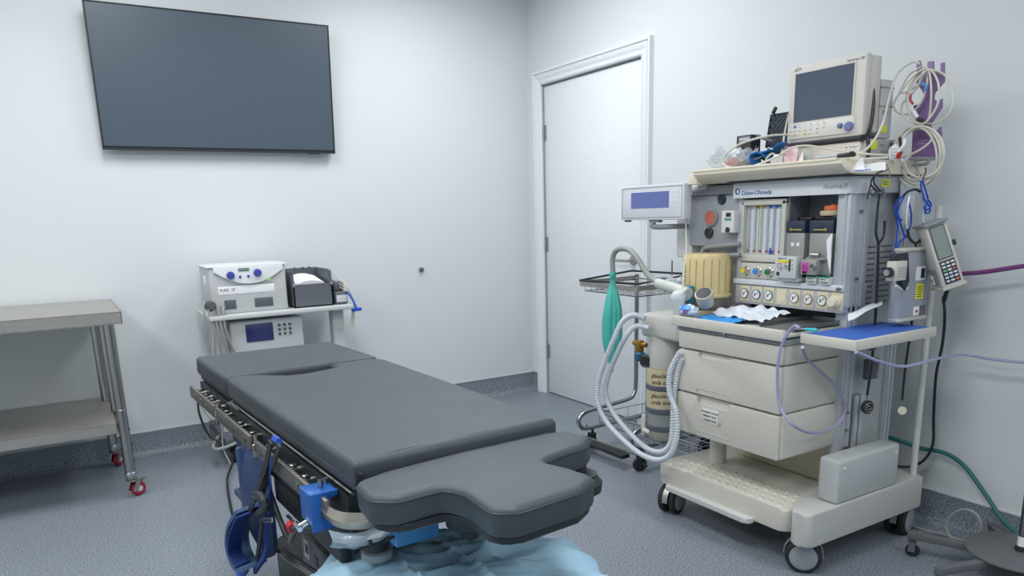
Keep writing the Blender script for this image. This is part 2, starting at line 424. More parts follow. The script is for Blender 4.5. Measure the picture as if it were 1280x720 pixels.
# ================================================================== EQUIPMENT CART BY THE LEFT WALL
ux0, ux1 = -2.325, -1.915
uf = -.40
cart = thing('equipment_cart', 'grey wheeled equipment cart behind the head of the operating table', 'cart', (-2.1, -.3, 0))
b = B(); b.box(-2.36, -1.56, -.48, -.06, .80, .825, .006); b.make('shelf', LGREY, cart)
b = B(); b.box(-2.34, -1.56, -.46, -.06, .50, .52, .006); b.make('shelf', LGREY, cart)
b = B(); b.box(-2.34, -2.27, -.38, -.30, .12, .80, .01); b.make('column', LGREY, cart)
b = B(); b.box(-1.66, -1.59, -.38, -.30, .12, .80, .01); b.make('column', LGREY, cart)
b = B(); b.box(-2.37, -1.56, -.16, -.08, .12, .17, .01); b.box(-2.36, -2.26, -.52, -.06, .11, .16, .012); b.box(-1.68, -1.58, -.52, -.06, .11, .16, .012); b.make('base', DGREY, cart)
b = B(); b.tube([(-2.24, -.34, .14), (-2.30, -.52, .13), (-2.40, -.56, .12), (-2.42, -.50, .12), (-2.37, -.36, .13), (-2.3, -.3, .14)], .009, n=6); b.make('push_loop', GWIRE, cart)
for (x, y) in ((-2.31, -.45), (-2.31, -.12), (-1.63, -.45), (-1.63, -.12)):
    b = B(); b.cyl((x-.012, y, .05), (x+.012, y, .05), .05, bevel=.006); b.box(x-.018, x+.018, y-.01, y+.01, .05, .12); b.make('caster', RUBBER, cart)
# patient warming / suction unit with blue knobs
un = thing('surgical_generator', 'white medical control unit with two blue knobs and small display on wheeled cart', 'medical device', (-2.12, -.25, .825))
b = B(); b.prism(roundpoly([(-2.325, uf), (-1.915, uf), (-1.915, -.1), (-2.325, -.1)], .012, 3), .826, 1.075, bevel=.006); b.make('housing', M('unit_grey', (190, 193, 195), .4), un)
UW = M('unit_white', (224, 228, 232), .28)
# raised white control fascia with a curved lower edge
pl = [(-2.30, 1.078), (-2.30, 1.05)]
for k in range(0, 17):
    a = k/16; pl.append((-2.30+.33*a+.02, 1.045-.062*math.sin(PI*a)**.8))
pl += [(-1.93, 1.05), (-1.93, 1.078)]
b = B(); b.prism(pl, uf-.012, uf+.01, 'y', bevel=.003); fas = b.make('control_fascia', UW, un)
b = B(); b.box(-2.335, -1.905, uf-.008, -.09, 1.076, 1.086, .004); b.make('lid', UW, un)
for (x, z, r) in ((-2.215, 1.034, .0205), (-2.072, 1.04, .0205)):
    b = B(); b.lathe([(r*1.05, 0), (r, .006), (r*.95, .014), (r*.8, .017), (.001, .017)], (x, uf-.012, z), (0, -1, 0)); b.make('knob', M('blue_knob', (60, 72, 160), .35), fas)
for (x, z) in ((-2.166, 1.023), (-2.122, 1.024)):
    b = B(); b.cyl((x, uf-.012, z), (x, uf-.017, z), .007, seg=14); b.make('button', M('blue_knob', (60, 72, 160), .35), fas)
b = B(); b.box(-2.172, -2.115, uf-.015, uf-.01, 1.053, 1.07, .001); b.make('display', M('lcd_green', (110, 140, 122), .3), fas)
b = B(); b.cyl((-2.01, uf, 1.0), (-2.01, uf-.006, 1.0), .0085, seg=16); b.make('indicator_lamp', M('lamp_green', (170, 215, 100), .3, emit=.25), un)
b = B(); b.box(-2.285, -1.985, uf-.002, uf, .93, .975, .0008); lp = b.make('name_label', PAPER, un)
text('PURE', .021, (-2.278, uf-.0025, .948), (1, 0, 0), (0, 0, 1), M('label_grey', (70, 72, 84), .6), un)
text('SP', .021, (-2.217, uf-.0025, .948), (1, 0, 0), (0, 0, 1), M('label_red', (180, 60, 66), .6), un)
b = B(); b.box(-2.2, -1.99, uf-.0025, uf, .978, .98); b.make('label_edge', MGREY, un)
b = B(); b.box(-2.328, -2.325, -.3, -.22, .98, 1.03, .0005); b.make('side_sticker', PAPER, un)
b = B(); b.box(-2.26, -2.2, uf-.004, uf, .85, .9, .002); b.box(-2.1, -2.0, uf-.004, uf, .85, .9, .002); b.split('port', DGREY, un)
# tube connectors and leads hanging at the left of the unit
cb = thing('hose_bundle', 'bundle of grey hoses and leads hanging left of the white control unit', 'hoses', (-2.37, -.45, .7))
b = B()
for k in range(5):
    x = -2.36+.025*k; b.tube([(x, uf+.0, .9-.01*k), (x-.02, uf-.06, .86), (x-.005*k, uf-.07, .74), (x+.01*(k-2), uf-.05, .6), (x+.02, uf-.04, .5+.02*k)], .006, 6, 5)
b.make('hose', GWIRE, cb)
b = B(); b.cyl((-2.34, uf-.01, .88), (-2.34, uf-.06, .88), .028, bevel=.004); b.cyl((-2.34, uf-.06, .88), (-2.34, uf-.075, .88), .018); b.make('connector', DGREY, cb)
# lower devices on the cart
lo = thing('lower_monitor', 'grey medical unit with small dark blue display under the white control unit', 'medical device', (-2.1, -.28, .52))
b = B(); b.box(-2.25, -1.85, -.42, -.1, .522, .78, .01); b.make('housing', LGREY, lo)
b = B(); b.box(-2.17, -2.02, -.426, -.42, .66, .76, .004); b.make('screen', M('blue_display', (52, 60, 110), .2), lo)
b = B()
for i in range(3):
    for j in range(3): b.cyl((-1.985+.03*i, -.42, .69+.025*j), (-1.985+.03*i, -.426, .69+.025*j), .008, seg=10)
b.make('button', DGREY, lo)
# open storage bin with papers
sb = thing('storage_bin', 'dark grey open storage bin beside the white control unit', 'bin', (-1.8, -.26, .825))
gb = M('bin_grey', (92, 98, 106), .5)
b = B()
x0, x1, y0, y1, z0, z1 = -1.885, -1.66, -.42, -.12, .827, 1.03
b.box(x0, x0+.006, y0, y1, z0, z1); b.box(x1-.006, x1, y0, y1, z0, z1); b.box(x0, x1, y1-.006, y1, z0, z1); b.box(x0, x1, y0, y0+.006, z0, z0+.13); b.box(x0, x1, y0, y1, z0, z0+.006)
b.prism([(y0-.012, z0+.12), (y0+.05, z1), (y0+.06, z1), (y0, z0+.12)], x0-.004, x0+.01, 'x'); b.prism([(y0-.012, z0+.12), (y0+.05, z1), (y0+.06, z1), (y0, z0+.12)], x1-.01, x1+.004, 'x')
b.make('body', gb, sb)
b = B()
for x in (x0+.01, -1.79, -1.74, -1.70): b.cyl((x, y1-.003, z1), (x, y1-.003, z1+.008), .008, seg=10)
b.tube([(x0, y1, z1), (x1, y1, z1), (x1, y0+.06, z1)], .005, 6, 1, smooth=False); b.make('rim', DGREY, sb)
pp = B(); pp.grid(lambda a, c: Vector((-1.86+.17*a, -.38+.2*c, .955+.02*math.sin(3*a)+.03*c)), 8, 6, .03); tag(pp.make('papers', PAPER), 'crumpled white papers lying in the dark grey storage bin', 'paper')
dv = thing('small_device', 'small dark device with clips and white leads right of the grey bin', 'medical device', (-1.58, -.28, .825))
b = B(); b.box(-1.645, -1.57, -.42, -.2, .827, .90, .008); b.box(-1.64, -1.575, -.38, -.22, .90, .955, .01); b.make('housing', gb, dv)
b = B(); b.box(-1.64, -1.575, -.424, -.418, .84, .88, .002); b.make('front_panel', LGREY, dv)
b = B()
for k in range(4): b.tube([(-1.66, -.3+.01*k, 1.0-.01*k), (-1.62, -.36, 1.0-.02*k), (-1.57+.01*k, -.42, .93-.02*k), (-1.54, -.43, .84), (-1.545-.01*k, -.42, .68)], .0035, 5, 5)
b.make('lead', WIRE, dv)
b = B(); b.tube([(-1.575, -.425, .9), (-1.55, -.44, .85), (-1.53, -.44, .80)], .006, 6, 4); b.box(-1.56, -1.50, -.45, -.43, .78, .80, .004); b.make('blue_clip', BLUEC, dv)
# black mains lead dropping from the unit to the floor
b = B(); b.tube([px(247, 500, Y=-.42), px(250, 520, Y=-.45), px(262, 545, Y=-.45), px(280, 555, Y=-.5), px(291, 575, Y=-.55), px(284, 600, Z=.02), px(290, 640, Z=.006), px(300, 665, Z=.006)], .006, 8, 8)
tag(b.make('power_cord', BWIRE), 'black cord looping down to the floor left of the operating table', 'cord')
b = B(); b.tube([px(250, 505, Y=-.5), px(262, 522, Y=-.5), px(276, 530, Y=-.5), px(279, 560, Y=-.52), px(288, 580, Z=.08)], .004, 8, 8)
tag(b.make('thin_cord', GWIRE), 'thin grey cord hanging beside the black cord left of the operating table', 'cord')
# ================================================================== OPERATING TABLE
OT = Matrix.Translation((-2.546, -3.261, 0)) @ Matrix.Rotation(math.radians(2.6), 4, 'Z')
FR[0] = OT
ot = thing('operating_table', 'operating table with black padded mattress sections and steel side rails', 'operating table', (.26, .6, 0))
def cushion(poly, z0, z1, r, name, parent, mat=BLACKV, bev=.014, corner=.02):
    P = roundpoly(poly, corner, 5)
    b = B(); b.prism(P, z0, z1, bevel=bev, seg=4)
    for f in b.bm.faces: pass
    bmesh.ops.triangulate(b.bm, faces=[f for f in b.bm.faces if len(f.verts) > 6])
    o = b.make(name, mat, parent); return o
def dense_pad(poly, z0, z1, name, parent, mat, bev, amp, cell=.012):
    """padded slab: a grid clipped to the outline, rounded rim and slight swell of the top"""
    b = B(); n = len(poly); P = [Vector(p) for p in poly]
    # rim rings
    def offset(d):
        out = []
        for i in range(n):
            a = (P[i]-P[i-1]).normalized(); c = (P[(i+1) % n]-P[i]).normalized()
            na = Vector((-a.y, a.x)); nc = Vector((-c.y, c.x)); m = (na+nc)
            m = m/max(m.length_squared/2, .35)
            out.append(P[i]+m*d)
        return out
    rings = []
    steps = [(bev*.8, 0), (bev*.2, bev*.25), (0, bev*.8), (0, 1.0), (bev*.06, 2), (bev*.3, 3), (bev*.65, 4), (bev, 5)]
    hs = {1.0: z1-bev, 2: z1-bev*.65, 3: z1-bev*.3, 4: z1-bev*.08, 5: z1}
    for d, h in steps:
        z = z0+h if h < 1 and h in (0, bev*.25, bev*.8) else hs[h]
        rings.append([b.bm.verts.new((q.x, q.y, z)) for q in offset(d)])
    for a, c in zip(rings, rings[1:]):
        for k in range(n): b.bm.faces.new((a[k], a[(k+1) % n], c[(k+1) % n], c[k]))
    b.bm.faces.new(rings[0][::-1])
    top = b.bm.faces.new(rings[-1])
    r = bmesh.ops.triangulate(b.bm, faces=[top])
    for _ in range(4):
        es = [e for e in b.bm.edges if e.calc_length() > .035 and abs(e.verts[0].co.z-z1) < 1e-6 and abs(e.verts[1].co.z-z1) < 1e-6]
        if not es: break
        bmesh.ops.subdivide_edges(b.bm, edges=es, cuts=1)
        bmesh.ops.triangulate(b.bm, faces=[f for f in b.bm.faces if len(f.verts) > 4])
    for v in b.bm.verts:
        if abs(v.co.z-z1) < 1e-6: v.co.z += amp*noise.noise(v.co*9)
        v.co.x += .0012*noise.noise(v.co*25+Vector((3, 3, 3)))
    return b.make(name, mat, parent)
ZT = .83
main = [(0, 0), (.525, 0), (.528, 1.0), (.50, 1.05), (.345, 1.055), (.345, .985), (.22, .955), (.17, .965), (.12, 1.02), (.06, 1.055), (.0, 1.06)]
mP = roundpoly(main, [.012, .012, .02, .04, .008, .012, .05, .03, .06, .04, .012], 4)
mt = dense_pad(mP, .762, ZT, 'body_mattress', ot, BLACKV, .016, .0015)
lab(mt, 'long black mattress section with cutout at its far end')
hd = dense_pad(roundpoly([(0, 1.085), (.53, 1.07), (.52, 1.52), (.0, 1.535)], .015, 4), .762, ZT, 'head_mattress', ot, BLACKV, .016, .0015)
# seams
b = B(); b.tube([Vector((p.x, p.y, .785)) for p in [Vector((q[0]+.0, q[1])) for q in mP]], .0013, 5, 1, closed=True, smooth=False); b.make('seam', BLACKV2, mt)
b = B(); b.tube([(-.001, 1.09, .785), (-.001, 1.53, .785)], .0012, 5, 1, smooth=False); b.make('seam', BLACKV2, hd)
# gathered corner folds
b = B()
for k in range(4): b.tube([(-.001+.006*k, -.001, .815-.004*k), (.004+.004*k, -.004, .80), (.002+.008*k, -.001, .77)], .0022, 5, 4)
b.make('corner_fold', BLACKV2, mt)
# T-shaped foot pad
tp = [(-.012, -.035), (.06, -.015), (.25, .0), (.48, -.003), (.535, -.02), (.548, -.10), (.50, -.135), (.40, -.15), (.355, -.165), (.375, -.235), (.385, -.31), (.32, -.342), (.165, -.35), (.13, -.32), (.138, -.22), (.12, -.165), (.02, -.168), (-.022, -.13)]
tp = [(x, y) for x, y in tp][::-1]
tpP = roundpoly(tp, [.03]*len(tp), 3)
pad = dense_pad(tpP, .742, .803, 'foot_pad', ot, BLACKV, .013, .001)
lab(pad, 'black T-shaped end pad')
b = B(); b.tube([Vector((p.x, p.y, .7915)) for p in tpP], .0026, 5, 1, closed=True, smooth=False); b.make('piping', BLACKV2, pad)
c0 = Vector((.26, -.16)); b = B()
b.prism([(c0+(Vector(p)-c0)*.955) for p in tpP], .728, .743, bevel=.003); b.make('pad_base', BLACK, ot)
# round pivots under the pad
for (x, y) in ((.20, -.12), (.50, -.115)):
    b = B(); b.lathe([(.038, 0), (.05, .008), (.052, .03), (.04, .045), (.04, .05)], (x, y, .678)); b.cyl((x, y, .655), (x, y, .68), .018); b.make('pad_pivot', BLACK, ot)
# table top plates and dark frame
b = B(); b.box(.01, .52, .01, 1.05, .745, .762, .003); b.box(.01, .52, 1.09, 1.52, .745, .762, .003); b.make('top_plate', BLACK, ot)
b = B(); b.box(.0, .018, .05, 1.06, .62, .742, .002); b.box(.505, .523, .05, 1.06, .62, .742, .002); b.box(0, .523, .045, .06, .66, .742, .002)
b.box(.0, .018, 1.09, 1.5, .68, .742, .002); b.box(.505, .523, 1.09, 1.5, .68, .742, .002); b.box(.018, .505, 1.48, 1.5, .68, .742)
b.make('frame', DARK, ot)
b = B(); b.tube([(.003, .02, .756), (.0, 1.03, .756)], .004, 6, 1, smooth=False); b.tube([(.0, 1.07, .742), (-.004, 1.02, .752), (-.005, .9, .756)], .004, 6, 5); b.make('edge_rod', STEELP, ot)
RS = M('rail_steel', (122, 120, 114), .38, .6, var=.1, scale=30)
for (y0, y1) in ((.0, .60), (.66, 1.06), (1.085, 1.47)):
    for x in (-.038, .552):
        b = B(); b.box(x-.005, x+.005, y0+.06 if y0 == 0 else y0, y1, .695, .737, .0015); b.make('side_rail', RS, ot)
bolt = None
for x, sx in ((-.043, 1), (.547, -1)):
    ys = [.16, .25, .345, .54, .70, .83, 1.0, 1.12, 1.2, 1.29, 1.38]
    for y in ys:
        if bolt is None:
            b = B(); b.cyl((-.044, .16, .716), (-.0448, .16, .716), .007, seg=12); b.cyl((-.034, .16, .722), (.004, .16, .722), .008, seg=12); b.box(-.03, -.012, .152, .168, .728, .737, .002)
            bolt = b.make('rail_bolt', STEELP, ot)
        else:
            c = dupl(bolt, (0, y-.16, 0), ot) if sx > 0 else dupl(bolt, (.552+.004-.038+.048, y-.16, 0), ot)
# hooks / latches on the rail joints
for y in (1.075, .63):
    b = B(); b.cyl((-.03, y, .70), (-.03, y, .745), .009, seg=12); b.box(-.044, -.02, y-.006, y+.006, .68, .72, .002); b.make('rail_latch', STEELP, ot)
# curved chrome end bar
b = B()
path = smooth_path([(-.038, .14, .714), (-.038, .075, .708), (-.03, .035, .703), (-.005, .008, .700), (.04, -.006, .697), (.15, -.016, .695)], 8)
b.tube(path, .02, 4, 1, smooth=False, flat=(.35, 1.0)); b.make('end_bar', M('bar_steel', (186, 178, 164), .3, .8), ot)
b = B(); b.box(.060, .160, -.058, -.020, .645, .70, .003); b.make('blue_end_block', M('block_blue', (60, 130, 186), .4), ot)
b = B(); b.cyl((.15, -.03, .685), (.17, -.03, .685), .008, seg=10); b.make('lock_pin', STEELP, ot)
b = B(); b.box(-.0, .14, .0, .10, .635, .668, .006); b.cyl((.055, .04, .6), (.055, .04, .65), .028); b.make('joint_block', BLACK, ot)
b = B(); b.lathe([(.03, 0), (.034, .004), (.034, .018), (.026, .024)], (.055, .04, .588)); b.make('joint_foot', MGREY, ot)
# under-table mechanism, column and base
b = B(); b.box(.06, .46, .25, .95, .56, .66, .015); b.box(.0, .03, .12, .62, .55, .64, .01); b.make('tilt_housing', BLACK, ot)
b = B(); b.box(.13, .40, .55, .85, .28, .58, .02); b.make('column', DGREY, ot)
b = B(); b.prism(roundpoly([(.10, .15), (.46, .15), (.46, 1.1), (.10, 1.1)], .05), .05, .24, bevel=.02, seg=3); b.make('base_cover', M('base_dark', (40, 45, 50), .5), ot)
b = B(); b.box(-.06, .085, .60, .95, .10, .16, .008); b.make('base_plate', STEEL, ot)
for (x, y) in ((-.02, .3), (.5, .3), (0, 1.1), (.5, 1.1)):
    b = B(); b.cyl((x-.014, y, .045), (x+.014, y, .045), .045, bevel=.005); b.make('caster', RUBBER, ot)
b = B()
b.tube([(.02, .8, .58), (.0, .62, .52), (-.02, .45, .50), (-.02, .40, .54), (.02, .38, .57)], .008, 8, 6); b.tube([(-.02, .78, .42), (.0, .6, .40), (.06, .4, .37)], .012, 8, 3)
b.tube([(-.03, .75, .2), (.04, .5, .34), (.1, .4, .4)], .012, 8, 3); b.make('linkage', DSTEEL, ot)
b = B()
for k in range(22): b.torus((.03, .36-.003*k, .58-.006*k), (0, .5, 1), .007, .0018, 8, 4)
b.make('coiled_cord', BLACK, ot)
# steel control box with stickers under the foot end
cbx = M('control_box', (112, 114, 116), .4, .6)
b = B(); b.box(.092, .42, .12, .73, .10, .40, .006); cb = b.make('control_box', cbx, ot)
b = B(); b.box(.0905, .092, .655, .70, .325, .385); b.make('white_sticker', PAPER, cb)
b = B()
for k in range(5): b.box(.090, .0906, .662+.006*k, .665+.006*k, .34, .37)
b.make('barcode', INK, cb)
b = B(); b.prism([(.64, .24), (.70, .24), (.67, .295)], .0905, .092, 'x'); b.make('warning_sticker', YEL, cb)
b = B(); b.box(.0905, .092, .585, .615, .33, .36); b.make('blue_sticker', NAVY, cb)
# blue rail clamp
t = thing('rail_clamp', 'bright blue clamp on the near end of the operating table rail', 'clamp', (-.04, .08, .68))
b = B(); b.prism(roundpoly([(-.066, .672), (-.066, .746), (-.004, .746), (-.004, .738), (-.056, .738), (-.056, .672)], .005, 3), .095, .158, 'y', bevel=.002)
b.prism([(-.066, .66), (-.066, .746), (-.004, .746), (-.004, .734), (-.03, .73), (-.047, .715), (-.047, .69), (-.03, .676), (-.016, .672), (-.016, .66)], .088, .097, 'y', bevel=.002); b.make('body', BLUE, t)
b = B(); b.cyl((-.03, .12, .746), (-.03, .12, .765), .006, seg=10); b.cyl((-.012, .14, .74), (-.012, .14, .76), .005, seg=10); b.make('bolt', STEELP, t)
b = B(); b.cyl((-.062, .13, .672), (-.082, .14, .66), .007, seg=10); b.cyl((-.082, .125, .66), (-.082, .155, .665), .006, seg=8); b.make('wing_screw', CHROME, t)
t = thing('safety_clip', 'red-tipped black clip hanging below the blue rail clamp', 'clip', (-.05, .2, .6))
b = B(); b.tube([(-.065, .26, .62), (-.07, .23, .622)], .011, 8, 2); b.make('red_tip', REDP, t)
b = B(); b.tube([(-.07, .232, .622), (-.06, .18, .635), (-.05, .13, .648)], .007, 8, 3); b.tube([(-.06, .27, .62), (-.05, .29, .615), (-.06, .3, .63)], .004, 6, 4); b.make('strap', BLACK, t)
t = thing('plastic_pouch', 'clear plastic pouch with small black tools under the chrome end bar', 'pouch', (.03, -.08, .65))
pc = M('pouch_film', (176, 196, 210), .15, alpha=.4, bump=.6, scale=40)
b = B(); b.grid(lambda a, c: Vector((-.05+.15*a, .035-.07*a-.02*math.sin(PI*c)+.006*noise.noise(Vector((a*8, c*4, 1))), .682-.035*c*(1-.3*a)-.012*math.sin(5*a))), 20, 6, .002); b.make('film', pc, t)
b = B(); b.tube([(.04, -.045, .66), (.055, -.048, .668), (.065, -.05, .665)], .003, 6, 3); b.box(.01, .017, -.035, -.027, .655, .666); b.split('black_tool', BLACK, t)

# limb strap with blue padding
t = thing('limb_strap', 'black limb restraint strap with blue padded cuff hanging from the table rail', 'strap', (-.05, .6, .1))
Q = lambda x, y, h=-.07: OT.inverted() @ px(x, y, X=None, Y=None, Z=None) if False else None
def lx(x, y, X):      # pixel on the table's local plane x = X
    o = OT.inverted() @ CAM; d = (OT.inverted() @ px(x, y, Z=0))-o
    return o+d*((X-o.x)/d.x)
b = B()
b.strip([lx(339, 552, -.05), lx(334, 580, -.06), lx(322, 615, -.07), lx(313, 640, -.075)], (0, 1, .25), .012, .004)
b.strip([lx(350, 556, -.048), lx(346, 570, -.055), lx(334, 600, -.055), lx(325, 640, -.06), lx(328, 655, -.065), lx(322, 700, -.07)], (0, 1, .3), .010, .004)
b.tube([lx(320, 618, -.07), lx(328, 622, -.08), lx(332, 634, -.08), lx(324, 642, -.07)], .012, 8, 4)
b.make('webbing', BLACK, t)
b = B()
cf = [lx(312, 636, -.075), lx(300, 655, -.08), lx(297, 680, -.085), lx(305, 702, -.085), lx(318, 704, -.08)]
b.strip(cf, (1, .1, .1), .035, .01); b.make('cuff_lining', M('cuff_lining', (74, 104, 138), .8), t)
b = B(); b.strip([lx(336, 640, -.05), lx(335, 665, -.055), lx(334, 690, -.06), lx(320, 712, -.07)], (.25, 1, 0), .03, .008)
b.strip([lx(304, 645, -.1), lx(295, 668, -.105), lx(294, 690, -.105), lx(303, 705, -.1)], (1, .2, .1), .02, .006); b.make('cuff_outer', BLUEF, t)
b = B(); b.strip([lx(341, 569, -.07), lx(338, 590, -.075), lx(338, 612, -.075), lx(328, 632, -.075), lx(317, 628, -.075), lx(318, 617, -.075)], (.3, 1, 0), .003, .003); b.make('blue_edging', M('tab_blue', (34, 76, 170), .6), t)
b = B(); b.tube([lx(306, 704, -.09), lx(308, 712, -.09), lx(302, 720, -.09), lx(298, 716, -.09)], .008, 8, 4); b.tube([lx(343, 548, -.045), lx(349, 552, -.045)], .009, 6, 2); b.split('blue_tab', M('tab_blue', (34, 76, 170), .6), t)
b = B(); b.tube([lx(330, 648, -.08), lx(340, 648, -.08), lx(340, 652, -.08), lx(330, 652, -.08)], .003, 6, 1, closed=True, smooth=False); b.make('buckle', STEELP, t)
# blue vinyl pouch behind the rail
t = thing('blue_vinyl_bag', 'dark blue vinyl bag hanging under the table rail beside the black strap', 'bag', (.02, .9, .35))
VB = M('blue_vinyl', (40, 60, 98), .4, bump=.15, scale=14)
yA = lx(306, 560, -.015).y; yB = lx(345, 640, -.015).y
zt = .70; zb = .46
b = B()
b.grid(lambda a, c: Vector((-.02-.035*math.sin(PI*a)*math.sin(PI*min(1, c*1.1))**.7+.004*math.sin(9*a), yA+(yB-yA)*a, zt-(zt-zb)*c-.10*c*math.sin(PI*a)**.6)), 18, 14, .012); bag = b.make('body', VB, t)
b = B(); b.box(-.066, -.05, yA+(yB-yA)*.38, yA+(yB-yA)*.44, .47, .69, .004); b.make('zip_flap', M('blue_vinyl2', (54, 76, 114), .45), t)
b = B(); b.box(-.062, -.04, yA-.01, yB, .515, .535, .004); b.make('hem', VB, t)
b = B(); b.box(-.052, -.05, yA+(yB-yA)*.2, yA+(yB-yA)*.27, .63, .66); b.make('white_tag', PAPER, t)
FR[0] = Matrix.Identity(4)

# ================================================================== DRAPED STOOL AT THE FOOT END
dr = thing('draped_stool', 'low stool covered with a rumpled light blue surgical drape', 'stool', (-2.35, -3.35, 0))
BD = M('drape_cloth', (164, 204, 226), .62, bump=.2, scale=60, var=.05)
DZt = .56; RXs, RYs = .355, .34
sc_ = OT @ Vector((.17, -.085, 0)); sc_.z = 0
dca, dsa = math.cos(math.radians(-24)), math.sin(math.radians(-24))
def drape(a, c):
    th = 2*PI*a; r = c*1.32
    ex = 2.9
    cs, sn = math.cos(th), math.sin(th)
    q = (abs(cs)**ex+abs(sn)**ex)**(-1/ex)
    fold = math.sin(th*11+2*math.sin(th*3))*.5+math.sin(th*19+1)*.3
    hang = max(0, r-.9)
    rad = (min(r, 1.0)+.22*max(0, r-1))*(1+.07*hang*fold)
    x = RXs*q*rad*cs; y = RYs*q*rad*sn
    far = max(0, min(1, sn*1.5+.2))
    drop = (1.0-.78*far)*1.25
    z = DZt-.02*r**2-.05*(min(r, 1)**6)-drop*max(0, r-1.0)
    wr = .006*noise.noise(Vector((x*3+y*2.2, y*8-x*3, 2)))+.007*noise.noise(Vector((x*6, y*22-x*6, 5)))+.006*noise.noise(Vector((x*9-y*4, y*40-x*9, 8)))
    z += wr*2.2*(1 if r < 1.05 else .3)
    for sd, am in ((3, .010), (11, .008), (23, .006)):
        z += am*(1-abs(noise.noise(Vector((x*1.6+y*3.0+sd, y*7-x*4.5, sd)))))**9*(1 if r < 1.05 else .4)
    for (p0, s0, m0) in ((.06, .9, .010), (-.08, .7, .008), (.15, 1.2, .009)):
        z += m0*math.exp(-((x-p0+y*.5*s0)/.008)**2)*max(0, 1-r)*1.3
    return sc_+Vector((x*dca-y*dsa, x*dsa+y*dca, max(.05, z)))
b = B(); b.grid(lambda a, c: drape(a, .004+c*.996), 150, 60)
bmesh.ops.remove_doubles(b.bm, verts=b.bm.verts[:], dist=.0002)
b.make('drape', BD, dr)
b = B(); b.cyl((sc_.x, sc_.y, .40), (sc_.x, sc_.y, .45), .2, seg=32, bevel=.01); b.make('seat', DGREY, dr)
for k in range(4):
    a = PI/4+k*PI/2; c, s_ = math.cos(a), math.sin(a)
    B().tube([sc_+Vector((.13*c, .13*s_, .41)), sc_+Vector((.17*c, .17*s_, 0))], .012, 8, 1, smooth=False).make('leg', STEEL, dr)
# ================================================================== ANAESTHESIA MACHINE
def yz(x, y, X): p = px(x, y, X=X); return p.y, p.z
def xz(x, y, Y): p = px(x, y, Y=Y); return p.x, p.z
FX = -.57                                     # front plane of the tower
am = thing('anaesthesia_machine', 'tall cream and grey anaesthesia machine on four twin casters', 'anaesthesia machine', (-.52, -2.7, 0))
GRN = M('tower_grey', (176, 182, 184), .42)
# base tray
b = B(); b.prism(roundpoly([(-.865, -3.02), (-.865, -2.335), (-.20, -2.335), (-.20, -3.0)], .03, 4), .145, .232, bevel=.008)
base = b.make('base_tray', CREAM, am)
b = B(); b.prism(roundpoly([(-.885, -3.125), (-.885, -3.055), (-.80, -3.0), (-.55, -2.985), (-.175, -2.985), (-.175, -3.125)], [.03, .03, .03, .02, .02, .02], 4), .128, .252, bevel=.008)
b.make('side_skirt', M('skirt_cream', (190, 192, 188), .42), am)
b = B()
for i in range(14):
    for j in range(4):
        if i == 0 and j == 3: continue
        b.lathe([(.0125, 0), (.011, .0025), (.006, .0045), (.001, .005)], (-.835+.042*j, -2.39-.044*i-(.022 if j % 2 else 0), .2315), seg=10)
tag(b.make('tread_bumps', CREAM, am), kind='stuff')
b = B(); b.prism(roundpoly([(-.90, -2.86), (-.90, -2.42), (-.86, -2.40), (-.86, -2.88)], .015), .135, .155, bevel=.004); b.make('foot_bar', M('footbar', (198, 202, 200), .35), am)
b = B(); b.box(-.72, -.345, -3.115, -3.03, .252, .42, .014, 3); sb_ = b.make('mains_box', M('box_grey', (182, 187, 188), .4), am)
b = B()
for x, z in ((-.685, .385), (-.37, .385)): b.lathe([(.009, 0), (.008, .003), (.001, .004)], (x, -3.115, z), (0, -1, 0), 12)
b.split('screw_cap', CREAM, sb_)
# casters
def twin(c, yaw):
    c = Vector(c); d = Vector((math.cos(yaw), math.sin(yaw), 0)); s = Vector((-d.y, d.x, 0)); r = .064
    for q in (-1, 1):
        b = B(); o = c+Vector((0, 0, r))+s*(.026*q)
        b.lathe([(.045, -.014*q), (.058, -.013*q), (r, -.007*q), (r, .007*q), (.058, .014*q), (.05, .015*q)], o, s, 32); wl = b.make('caster_wheel', RUBBER, am)
        b = B(); b.lathe([(.0502, .006*q), (.05, .0145*q), (.042, .0185*q), (.001, .0195*q)], o, s, 32); b.make('wheel_disc', M('disc_grey', (150, 156, 162), .35), wl)
    b = B(); o = c+Vector((0, 0, r)); P = []
    for k in range(13):
        a = PI*.0+PI*k/12*1.05-.1; P.append(o+d*(.067*math.cos(a))+Vector((0, 0, .067*math.sin(a))))
    b.strip(P, s, .0125, .003); b.cyl(o+Vector((0, 0, .05)), o+Vector((0, 0, .085)), .014, seg=12); b.make('caster_hood', STEEL, am)
twin((-.80, -3.05, 0), math.radians(-52)); twin((-.815, -2.375, 0), math.radians(18)); twin((-.215, -3.06, 0), math.radians(12)); twin((-.24, -2.37, 0), .3)
# lower tower: pillars and panels
b = B(); b.box(-.545, -.475, -2.985, -2.935, .25, 1.36, .003); b.box(-.535, -.525, -2.989, -2.985, .25, 1.36); b.box(-.505, -.49, -2.989, -2.985, .25, 1.36)
b.make('front_pillar', ALU, am)
b = B(); b.box(-.27, -.215, -2.985, -2.935, .25, 1.42, .003); b.box(-.262, -.252, -2.990, -2.985, .25, 1.36); b.box(-.235, -.225, -2.990, -2.985, .25, 1.36); b.make('rear_pillar', ALU, am)
b = B(); b.box(-.475, -.27, -2.97, -2.95, .25, .93); b.make('side_panel', GRN, am)
b = B(); b.box(-.475, -.27, -2.972, -2.95, .93, 1.36, .002); vp = b.make('vent_panel', M('vent_grey', (168, 173, 176), .42), am)
b = B()
for i in range(12):
    for j in range(11):
        if 5 <= i <= 6: continue
        b.box(-.455+.0145*i, -.447+.0145*i, -2.9732, -2.9722, .945+.021*j, .951+.021*j)
tag(b.make('vent_slots', BLACK, vp), kind='stuff')
